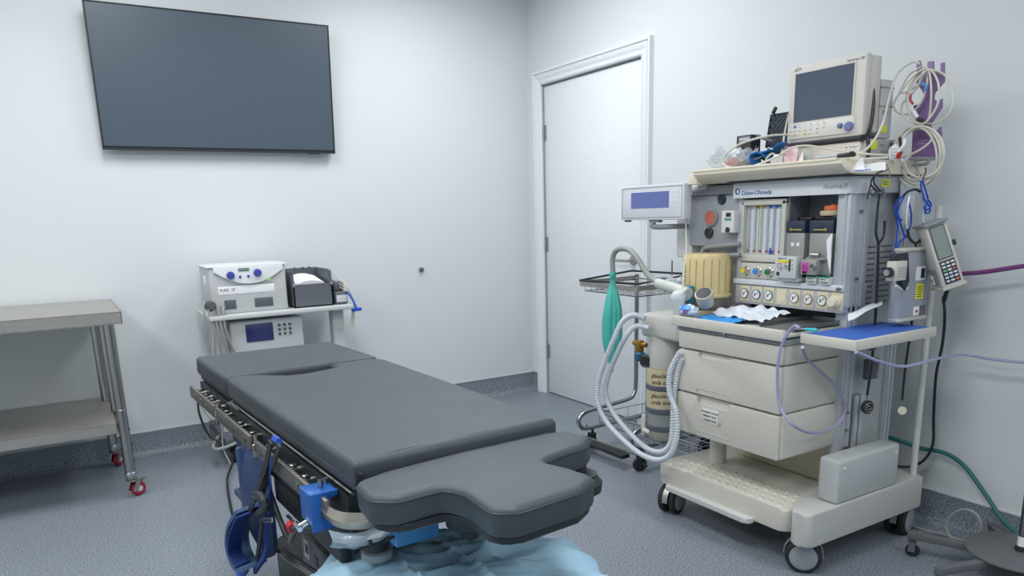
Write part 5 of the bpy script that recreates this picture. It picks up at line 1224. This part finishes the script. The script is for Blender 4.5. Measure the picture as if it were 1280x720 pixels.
# ---- pump 2: tilted handset-like pump with keypad
t = thing('infusion_pump', 'tilted cream pump with tall grey display and black keypad beside the right wall', 'pump', P(1175, 330, Y=-3.2))
nrm = Vector((-.62, -.78, .06)).normalized()
c2 = P(1181, 318, Y=-3.20)
rt = nrm.cross(Vector((0, 0, 1)))*-1; rt = Vector((0, 0, 1)).cross(nrm); rt.normalize()
if rt.dot(RX) < 0: rt = -rt
upv = rt.cross(nrm)
if upv.z < 0: upv = -upv
an = math.radians(20)
r2 = rt*math.cos(an)-upv*math.sin(an); u2_ = upv*math.cos(an)+rt*-math.sin(an)*-1*-1
u2_ = (upv*math.cos(an)+rt*math.sin(an)); u2_ = u2_-r2*u2_.dot(r2); 
# tilt so that the top leans left in the picture
r2 = (rt*math.cos(an)-upv*math.sin(an)); u2_ = (upv*math.cos(an)+rt*math.sin(an))
an2 = -an; r2 = (rt*math.cos(an2)+upv*math.sin(an2)); u2_ = (upv*math.cos(an2)-rt*math.sin(an2))
if u2_.dot(RX) > 0: r2 = (rt*math.cos(an)+upv*math.sin(an)); u2_ = (upv*math.cos(an)-rt*math.sin(an))
HWp, HHp = .037, .115
def pb_(du, dv, dn): return c2+r2*du+u2_*dv+nrm*dn
b = B(); b.obox(pb_(0, 0, -.045), r2, u2_, nrm, HWp, HHp, .045, .006); pbd = b.make('housing', M('pump_cream', (200, 196, 188), .4), t)
b = B(); b.obox(pb_(0, HHp+.002, -.04), r2, u2_, nrm, HWp+.004, .004, .055, .002); b.make('top_cap', MGREY, t)
b = B(); b.obox(pb_(0, -HHp-.003, -.045), r2, u2_, nrm, HWp+.004, .006, .05, .003); b.make('bottom_cap', M('cap_beige', (190, 190, 182), .42), t)
b = B(); b.obox(pb_(-.001, .046, .001), r2, u2_, nrm, .026, .060, .0015, .001); b.make('display_rim', DGREY, pbd)
b = B(); b.obox(pb_(-.001, .046, .0028), r2, u2_, nrm, .022, .056, .0006); b.make('display', M('lcd_grey', (134, 146, 142), .25), pbd)
b = B(); b.obox(pb_(0, -.062, .001), r2, u2_, nrm, .026, .042, .0015, .001); b.make('keypad', M('keypad_dark', (48, 58, 76), .45), pbd)
for i in range(3):
    for j in range(6):
        m_ = WHITE
        if (i, j) == (2, 5): m_ = ORANGE
        if (i, j) == (0, 2): m_ = M('key_green', (130, 190, 130), .5)
        if (i, j) == (2, 2): m_ = M('key_red', (210, 90, 90), .5)
        b = B(); b.obox(pb_(-.016+.016*i, -.030-.0128*j, .003), r2, u2_, nrm, .0056, .0032, .0012, .0004); b.make('key', m_, pbd)
b = B(); b.obox(pb_(HWp+.004, .03, -.005), r2, u2_, nrm, .006, .010, .006, .002); b.make('side_knob', BLACK, t)
b = B(); b.obox(pb_(-HWp-.0008, -.075, -.045), r2, u2_, nrm, .0008, .03, .03); b.make('side_label', MGREY, t)
b = B(); b.obox(pb_(-HWp-.002, -.085, -.065), r2, u2_, nrm, .001, .018, .01, .0005); b.make('power_switch', PAPER, t)
b = B(); b.obox(pb_(-HWp-.0035, -.085, -.065), r2, u2_, nrm, .0008, .005, .004); b.make('red_switch', REDP, t)
b = B(); b.obox(pb_(-.01, .0, -.10), r2, u2_, nrm, .02, .05, .02, .004); b.make('pole_clamp', DGREY, t)
b = B(); b.tube([pb_(0, -HHp-.005, -.05), P(1180, 376, Y=-3.16)], .008, 10, 1, smooth=False); b.make('plug', BLACK, t)
cable('power_cord', 'black power cord hanging from the tilted pump to the floor', [P(1179, 372, Y=-3.16), P(1181, 395, Y=-3.12), P(1178, 430, Y=-3.1), P(1170, 470, Y=-3.08), P(1167, 520, X=-.06), P(1166, 555, X=-.06), P(1155, 575, X=-.08), P(1138, 583, X=-.10), P(1122, 583, X=-.12)], .0055, BWIRE, cat='cord')
cable('gas_hose', 'purple hose running from behind the tilted pump out along the right wall', [P(1190, 343, X=-.12), P(1230, 340, X=-.10), P(1283, 332, X=-.10), P(1330, 326, X=-.10), (-.1, -4.4, 1.0), (-.1, -6.3, 1.05), (-.01, -6.45, 1.1)], .0085, M('purple_hose', (122, 60, 122), .4), cat='hose')
cable('gas_hose', 'dark green hose curving down the right wall behind the machine', [P(1105, 545, X=-.12), P(1120, 549, X=-.10), P(1150, 560, X=-.06), P(1180, 566, X=-.04), P(1205, 582, X=-.04), P(1232, 618, X=-.06), P(1252, 648, X=-.08), P(1275, 668, X=-.08), P(1310, 680, X=-.09), (-.09, -3.9, .012), (-.08, -5.2, .012), (-.05, -6.4, .012)], .0085, M('green_hose', (24, 100, 100), .4), cat='hose')
# sheets on the side shelf and worktop
t = tag(B().grid(lambda a, c: Vector((-.80+.44*a, -3.0-.20*c, .8735+.004*noise.noise(Vector((a*5, c*4, 3)))+.002)), 20, 10, .001).make('blue_sheet', M('sheet_blue', (60, 104, 190), .6)), 'blue disposable sheet lying on the fold-out side shelf', 'sheet')
b = B(); b.grid(lambda a, c: P(1060+43*a, 393-17*a+(9-5*a)*c+1*math.sin(8*a), Y=-3.02-.05*c), 12, 6, .003); tag(b.make('rolled_paper', PAPER), 'rolled white paper slanting up above the side shelf', 'paper')
b = B(); b.grid(lambda a, c: Vector((-.86+.16*c, -2.50-.20*a, .877+.016*abs(noise.noise(Vector((a*7, c*5, 1))))+.010*math.sin(PI*c))), 24, 14, .001); tag(b.make('blue_sheet', M('sheet_bright', (52, 150, 226), .6)), 'crumpled bright blue sheet on the front left of the worktop', 'sheet')
b = B(); b.grid(lambda a, c: Vector((-.76+.16*c, -2.50-.28*a, .890+.030*abs(noise.noise(Vector((a*5, c*4, 7))))+.02*c)), 24, 14, .001); tag(b.make('white_wrap', M('white_wrap', (216, 224, 236), .5)), 'rumpled white wrapping behind the bright blue sheet on the worktop', 'wrapping')
t = thing('wipes_pack', 'blue and white wipes packet with purple patch lying on the left of the breathing block', 'packet', P(862, 392, X=-.86))
o = P(861, 389, X=-.84); b = B(); b.grid(blob(o-Vector((0, 0, .02)), .03, .045, .022, .15, 2, 3), 24, 14); b.make('packet', M('packet_white', (206, 222, 238), .35), t)
b = B(); b.obox(o+Vector((-.018, 0, .016)), (0, 1, 0), (.6, 0, .5), (-.5, 0, .6), .025, .012, .002, .001); b.make('blue_patch', M('packet_blue', (60, 150, 226), .4), t)
b = B(); b.obox(o+Vector((-.030, -.008, .0)), (0, 1, 0), (.3, 0, .8), (-.8, 0, .3), .012, .008, .002, .001); b.make('purple_patch', M('packet_purple', (110, 60, 160), .4), t)
t = thing('syringe', 'syringe with turquoise cap on the right end of the worktop', 'syringe', P(1010, 406, X=-.80))
q0, q1, q2 = P(988, 413, X=-.83), P(1006, 407, X=-.81), P(1022, 403, X=-.80)
for q in (q0, q1, q2): q.z = .895
b = B(); b.cyl(q0, q1, .002, .003, 8); b.make('needle_tube', MGREY, t); b = B(); b.cyl(q1, q2, .0045, .007, 12); b.make('turquoise_cap', M('turquoise', (40, 190, 200), .4), t)
t = thing('instrument_tray', 'flat steel grey tray at the right of the worktop behind the syringe', 'tray', (-.66, -2.86, .875))
b = B(); b.box(-.80, -.50, -2.955, -2.80, .875, .882, .002); b.make('base', DSTEEL, t)
b = B(); b.box(-.80, -.50, -2.955, -2.95, .875, .895); b.box(-.80, -.50, -2.805, -2.80, .875, .895); b.box(-.505, -.50, -2.955, -2.80, .875, .895); b.make('rim', DSTEEL, t)
# lavender suction tube
Lp = [P(1330, 458, Y=-3.3), P(1280, 453, Y=-3.25), P(1240, 449, Y=-3.2), P(1200, 443, Y=-3.2), P(1165, 450, Y=-3.2), P(1130, 458, Y=-3.18), P(1100, 454, Y=-3.14), P(1075, 440, Y=-3.10), P(1050, 426, Y=-3.03)]
Lp = [(-.1, -6.4, .9), (-.1, -4.6, .75), P(1330, 458, X=-.10), P(1280, 453, X=-.10), P(1240, 449, X=-.11), P(1200, 443, X=-.14), P(1165, 450, Y=-3.24), P(1130, 458, Y=-3.24), P(1100, 452, Y=-3.24), P(1070, 440, Y=-3.24)]
cable('suction_tube', 'lavender clear tube sagging across from the side shelf to the right', Lp, .0055, LAV, cat='tube')
cable('suction_tube', 'lavender clear tube hanging in a loop over the drawers', [P(1000, 410, X=-.90), P(992, 408, X=-.90), P(980, 425, X=-.90), P(973, 450, X=-.90), P(972, 485, X=-.89), P(976, 510, X=-.885), P(992, 532, X=-.88), P(1015, 541, Y=-3.01), P(1040, 535, Y=-3.0), P(1055, 518, Y=-3.0), P(1056, 502, Y=-3.0), P(1044, 482, Y=-3.0), P(1025, 464, Y=-3.0), P(1008, 448, Y=-3.0), P(1003, 434, Y=-3.04)], .0055, LAV, cat='tube')
# teal reservoir bag
t = thing('reservoir_bag', 'teal green rubber reservoir bag hanging from the grey bag arm', 'bag', P(766, 400, X=-.80))
TP = [(343, .013, 766), (350, .014, 766), (356, .017, 766), (368, .034, 766), (385, .050, 766), (405, .058, 765), (425, .055, 765), (440, .043, 765), (452, .022, 765), (458, .010, 765), (465, .006, 765)]
ctr = [(P(x, y, X=-.80), r) for y, r, x in TP]
def bagf(a, c):
    i = min(len(ctr)-1.001, c*(len(ctr)-1)); k = int(i); f = i-k; q = ctr[k][0].lerp(ctr[k+1][0], f); r = ctr[k][1]*(1-f)+ctr[k+1][1]*f
    th = 2*PI*a; fold = 1-.30*max(0, math.sin(PI*c))*math.exp(-((a-.62)/.035)**2)-.15*math.exp(-((a-.70)/.03)**2)*math.sin(PI*c)
    return q+Vector((math.cos(th)*r*.75*fold, math.sin(th)*r*fold, 0))
b = B(); b.grid(lambda a, c: bagf(a, c), 64, 40); b.make('bag_body', TEAL, t)
b = B(); q = ctr[0][0]; b.cyl(q-Vector((0, 0, .012)), q+Vector((0, 0, .012)), .0165, seg=20, bevel=.002); b.torus(q-Vector((0, 0, .016)), (0, 0, 1), .016, .002, 20, 6); b.make('neck', TEAL, t)
# corrugated breathing hoses
HS = M('corrugated_clear', (206, 214, 224), .25, alpha=.88)
def hose(label, pts):
    b = B(); n = 26
    b.tube(pts, .0125, 14, n, rf=lambda t_, i: .0118+.0014*math.sin(i*2.1)); return tag(b.make('breathing_hose', HS), label, 'hose')
hose('clear corrugated breathing hose, left one of the pair, looping low from the breathing block', [P(806, 398, X=-.84), P(792, 394, X=-.86), P(778, 402, X=-.88), P(767, 425, X=-.90), P(757, 450, X=-.91), P(748, 478, X=-.92), P(748, 505, X=-.93), P(758, 527, X=-.93), P(777, 548, X=-.93), P(800, 567, X=-.93), P(822, 575, X=-.93), P(838, 568, X=-.93), P(846, 545, X=-.92), P(845, 515, X=-.91), P(837, 490, X=-.90), P(838, 465, X=-.89), P(850, 440, X=-.88)])
hose('clear corrugated breathing hose, inner one of the pair, beside the teal bag', [P(812, 410, X=-.84), P(795, 408, X=-.86), P(783, 420, X=-.88), P(770, 445, X=-.88), P(760, 470, X=-.885), P(757, 492, X=-.885), P(766, 515, X=-.885), P(786, 540, X=-.885), P(808, 560, X=-.885), P(826, 565, X=-.885), P(838, 555, X=-.885), P(841, 530, X=-.88), P(842, 500, X=-.875), P(846, 470, X=-.87), P(852, 448, X=-.87)])
# ventilator display
t = thing('ventilator_display', 'white ventilator display with blue screen on a swing arm left of the machine', 'display', P(815, 255, X=-.62))
VX = -.69
v0, v1, v2, v3 = [yz(*q, VX) for q in ((775, 232), (855, 230), (855, 274), (777, 276))]
yA_, yB_, zA_, zB_ = (v0[0]+v3[0])/2, (v1[0]+v2[0])/2, (v0[1]+v1[1])/2, (v2[1]+v3[1])/2
b = B(); b.prism(roundpoly([(yA_, zB_), (yB_, zB_), (yB_, zA_), (yA_, zA_)], .008, 3), VX, VX+.045, 'x', bevel=.004); vb = b.make('housing', M('vent_white', (218, 220, 228), .35), t)
ww, hh_ = yA_-yB_, zA_-zB_
b = B(); pth = [(VX-.0005, yA_-.012, zB_+.012), (VX-.0005, yB_+.012, zB_+.012), (VX-.0005, yB_+.012, zA_-.010), (VX-.0005, yA_-.012, zA_-.010)]; b.tube(pth, .0018, 5, 1, closed=True, smooth=False); b.make('inset_line', MGREY, vb)
b = B(); b.box(VX-.0012, VX, yA_-ww*.78, yA_-ww*.18, zB_+hh_*.34, zA_-hh_*.2); b.make('screen', M('vent_screen', (96, 108, 168), .2, emit=.08), t)
for k, y in enumerate((yA_-ww*.84, yA_-ww*.90)):
    for z in (zA_-hh_*.22, zA_-hh_*.5):
        b = B(); b.box(VX-.0015, VX, y-.004, y+.004, z-.006, z+.006, .001); b.make('button', WHITE, vb)
b = B(); b.box(VX+.01, VX+.035, yA_-ww*.6, yA_-ww*.45, zB_-.012, zB_, .003); b.tube([(VX+.02, yA_-ww*.5, zB_-.005), (VX+.02, yA_-ww*.5, zB_-.03), (VX+.06, yA_-ww*.75, zB_-.03), (-.50, -2.15, zB_-.03)], .012, 10, 4); b.make('swing_arm', MGREY, t)
b = B()
for k in range(4): b.cyl((VX+.005, yA_-.03-.012*k, zB_-.008), (VX+.005, yA_-.03-.012*k, zB_), .004, seg=8)
b.split('cable_socket', DGREY, t)
# ================================================================== WIRE TROLLEY by the door
t = thing('wire_trolley', 'chrome tubular trolley with wire baskets between the door and the machine', 'trolley', (-.38, -1.65, 0))
YA, YC = -1.43, -1.88
TB = M('trolley_chrome', (170, 172, 174), .25, 1)
XF, XU = -.62, -.215
for Y_ in (YA, YC):
    b = B(); b.tube([(XU, Y_, .965), (XU, Y_, .60), (XU, Y_, .34), (XU-.012, Y_, .275), (XU-.06, Y_, .245), (-.48, Y_, .228), (-.585, Y_, .215), (-.632, Y_, .18), (-.615, Y_, .135), (-.56, Y_, .12), (-.30, Y_, .125), (-.06, Y_, .125)], .0125, 10, 6)
    b.make('side_frame', TB, t)
    b = B(); b.cyl((-.575, Y_, .118), (-.575, Y_, .145), .006, seg=10); b.make('frame_bolt', STEELP, t)
b = B(); b.obox((-.63, (YA+YC)/2+.02, .072), (0, 1, 0), (1, 0, 0), (0, 0, 1), .20, .028, .010, .003); b.make('front_bumper', RUBBER, t)
b = B(); b.tube([(-.60, YA+.0, .075), (-.58, YC, .085), (-.55, YC, .1)], .009, 8, 2); b.make('bumper_stay', DSTEEL, t)
for (x, Y_) in ((-.57, YC-.01), (-.535, YA), (-.10, YC), (-.10, YA)):
    b = B(); b.lathe([(.012, -.011), (.034, -.011), (.037, -.007), (.037, .007), (.034, .011), (.012, .011)], (x-.012, Y_, .037), (.35, .93, 0), 24); b.make('caster_wheel', RUBBER, t)
    b = B(); b.box(x-.02, x+.012, Y_-.019, Y_-.015, .03, .085); b.box(x-.02, x+.012, Y_+.015, Y_+.019, .03, .085); b.box(x-.02, x+.014, Y_-.019, Y_+.019, .083, .088); b.cyl((x, Y_, .086), (x, Y_, .115), .008, seg=10); b.make('caster_fork', DARK, t)
    b = B(); b.obox((x-.01, Y_-.035, .045), (0, 1, .5), (1, 0, 0), (0, -.5, 1), .018, .010, .003, .001); b.make('brake_pedal', BLACK, t)
def basket(z0, h, x0, x1, y0, y1, name, spx=.03):
    b = B()
    for z in (z0, z0+h): b.tube([(x0, y0, z), (x1, y0, z), (x1, y1, z), (x0, y1, z)], .0042, 6, 1, closed=True, smooth=False)
    b.make(name+'_rim', TB, t)
    b = B(); n = int((y0-y1)/spx)
    for i in range(n+1):
        y = y0+(y1-y0)*i/n; b.tube([(x0, y, z0+h), (x0, y, z0), (x1, y, z0), (x1, y, z0+h)], .0018, 4, 1, smooth=False)
    for i in range(5):
        x = x0+(x1-x0)*i/4; b.tube([(x, y0, z0+h), (x, y0, z0), (x, y1, z0), (x, y1, z0+h)], .0018, 4, 1, smooth=False)
    tag(b.make(name+'_wires', TB, t), kind='stuff')
basket(.145, .06, -.50, -.08, YA-.02, YC-.36, 'lower_basket', .04)
basket(.90, .045, -.58, -.23, YA, YC+.02, 'top_basket', .05)
# shelf ring on top
b = B(); b.tube([(-.60, YA+.02, .955), (-.60, YC-.0, .965), (-.24, YC, .99), (-.24, YA+.02, .985)], .0062, 8, 1, closed=True, smooth=False); b.make('top_rail', BLACK, t)
b = B(); b.box(-.602, -.598, YC, YA+.02, .925, .95); b.box(-.60, -.20, YA+.018, YA+.022, .93, .955); b.box(-.60, -.20, YC-.002, YC+.002, .93, .955); b.make('top_tray', STEEL, t)
b = B(); b.tube([(-.24, YC, .985), (-.24, YC-.19, .985)], .0062, 8, 1, smooth=False); b.box(-.30, -.20, YC-.19, YC, .955, .975, .004); b.cyl((-.3, YC-.06, .99), (-.27, YC-.06, .99), .012, seg=12); b.make('rear_rail', BLACK, t)
b = B(); b.cyl((-.21, YC-.0, .66), (-.21, YC-.0, .955), .010, seg=12); b.make('tray_post', TB, t)
b = B(); b.cyl((-.3, YC+.08, .985), (-.3, YC+.08, 1.06), .004, seg=8); b.make('hook_rod', DSTEEL, t)
b = B(); b.box(-.46, -.40, YC-.02, YC+.03, .93, .985, .006); b.make('clamp', DGREY, t)
b = B(); b.grid(blob(Vector((-.42, YC-.08, .94)), .08, .09, .02, .4, 4, 6), 28, 16); tag(b.make('clear_wrap', CLEAR), 'crumpled clear plastic on the top tray of the wire trolley', 'wrapping')
b = B(); b.prism(roundpoly([(-.24, -1.50), (-.10, -1.50), (-.10, -1.66), (-.24, -1.66)], .01), .151, .158); tag(b.make('blue_mat', M('mat_blue', (50, 80, 130), .6)), 'blue pad lying in the lower basket of the wire trolley', 'pad')
t2 = thing('regulator', 'brass regulator with blue cap behind the breathing hoses on the wire trolley', 'regulator', P(795, 430, X=-.45))
b = B(); o = P(800, 430, X=-.45); b.cyl(o-Vector((0, 0, .04)), o+Vector((0, 0, .02)), .022, seg=16, bevel=.004); b.cyl(o+Vector((0, .05, 0)), o-Vector((0, .05, 0)), .013, seg=14, bevel=.003); b.make('brass_body', M('brass2', (176, 132, 62), .35, .8), t2)
b = B(); b.lathe([(.02, 0), (.03, .01), (.03, .04), (.02, .05)], o-Vector((0, .0, .09)), seg=18); b.make('blue_cap', M('teal_cap', (40, 100, 130), .4), t2)
b = B(); b.tube([o-Vector((0, 0, .04)), Vector((-.40, o.y, .5)), Vector((-.21, YC, .62))], .006, 8, 4); b.make('support', TB, t2)
# ================================================================== IV STAND BASE at lower right
IC = P(1276, 690, Z=.105)
t = thing('drip_stand', 'grey wheeled drip stand base with round plate in the lower right corner', 'stand', (IC.x, IC.y, 0))
PG = M('painted_grey', (104, 108, 112), .5, .2, var=.08, scale=40)
ends = [P(1137, 668, Z=.085), P(1160, 716, Z=.085), P(1237, 655, Z=.085)]
dirs = [(e_-IC) for e_ in ends]
for d in dirs: d.z = 0
L0 = dirs[0].length
fix = [dirs[0].normalized()*L0, dirs[1].normalized()*L0, dirs[2].normalized()*L0]
a0 = math.atan2(fix[0].y, fix[0].x)
a3 = math.atan2(fix[2].y, fix[2].x)
angs = [a0, math.atan2(fix[1].y, fix[1].x), a3, -.55, -1.7]
for a, L0 in zip(angs, [dirs[0].length, dirs[0].length, min(dirs[2].length, .27), .2, .34]):
    d = Vector((math.cos(a), math.sin(a), 0)); s = Vector((-d.y, d.x, 0)); e_ = Vector((IC.x, IC.y, 0))+d*L0
    b = B(); b.obox(Vector((IC.x, IC.y, .085))+d*(L0/2+.01), d, s, (0, 0, 1), L0/2-.005, .013, .014, .002); b.make('leg', PG, t)
    b = B(); b.box(e_.x-.002, e_.x+.002, e_.y-.002, e_.y+.002, .05, .072); b.obox(e_+s*.014+Vector((0, 0, .042))-d*.012, d, s, (0, 0, 1), .012, .0012, .02); b.obox(e_-s*.014+Vector((0, 0, .042))-d*.012, d, s, (0, 0, 1), .012, .0012, .02); b.obox(e_+Vector((0, 0, .061))-d*.012, d, s, (0, 0, 1), .013, .015, .002); b.make('caster_fork', DSTEEL, t)
    b = B(); b.lathe([(.008, -.009), (.022, -.009), (.025, -.005), (.025, .005), (.022, .009), (.008, .009)], Vector((e_.x, e_.y, .025))-d*.014, s, 20); b.make('caster_wheel', RUBBER, t)
R1 = (P(1213, 690, Z=.105)-IC).length
b = B(); b.lathe([(R1*.98, .099), (R1, .101), (R1, .106), (R1*.985, .108), (.02, .112)], (IC.x, IC.y, 0), seg=48); b.make('round_plate', PG, t)
b = B(); b.tube([(IC.x, IC.y, .105), (IC.x, IC.y, 1.9)], .0135, 16, 1, smooth=False); b.make('pole', M('pole_chrome', (150, 152, 156), .25, 1), t)
b = B(); b.cyl((IC.x, IC.y, .112), (IC.x, IC.y, .125), .02, seg=18); b.make('pole_collar', DARK, t)
b = B(); b.cyl((IC.x, IC.y, .13), (IC.x, IC.y, .165), .0142, seg=16); b.make('white_tape', PAPER, t)
b = B()
for a in (0, PI/2, PI, 3*PI/2): b.tube([(IC.x, IC.y, 1.88), (IC.x+.05*math.cos(a), IC.y+.05*math.sin(a), 1.89), (IC.x+.09*math.cos(a), IC.y+.09*math.sin(a), 1.93)], .004, 6, 4)
b.make('drip_hook', STEELP, t)
# grey cable loop standing against the skirting
q = [(1160, 664), (1180, 668), (1200, 675), (1217, 676), (1226, 662), (1222, 645), (1207, 637), (1190, 643), (1183, 657), (1187, 670), (1200, 680), (1215, 684)]
cable('grey_cable', 'grey cable making one round loop beside the drip stand base', [P(1120, 650, X=-.14)]+[P(x, y, X=-.12-.004*i) for i, (x, y) in enumerate(q)], .0055, GWIRE)
# ================================================================== groups of repeats
GROUPS = {'vaporizer': 'vaporizers in the machine bay', 'monitor_cable': 'cream monitor cables on and beside the machine', 'coiled_cable': 'coiled cables on the purple board',
          'stethoscope': 'stethoscopes hanging on the machine side', 'infusion_pump': 'pumps on the cream pole', 'breathing_hose': 'corrugated breathing hoses',
          'ceiling_light': 'ceiling light panels', 'tie_rope': 'blue cords on the machine corner', 'suction_tube': 'lavender suction tubes', 'gas_hose': 'gas hoses along the right wall'}
for o in sc.objects:
    k = o.name.split('.')[0]
    if k in GROUPS and o.parent is None and 'label' in o: o['group'] = GROUPS[k]
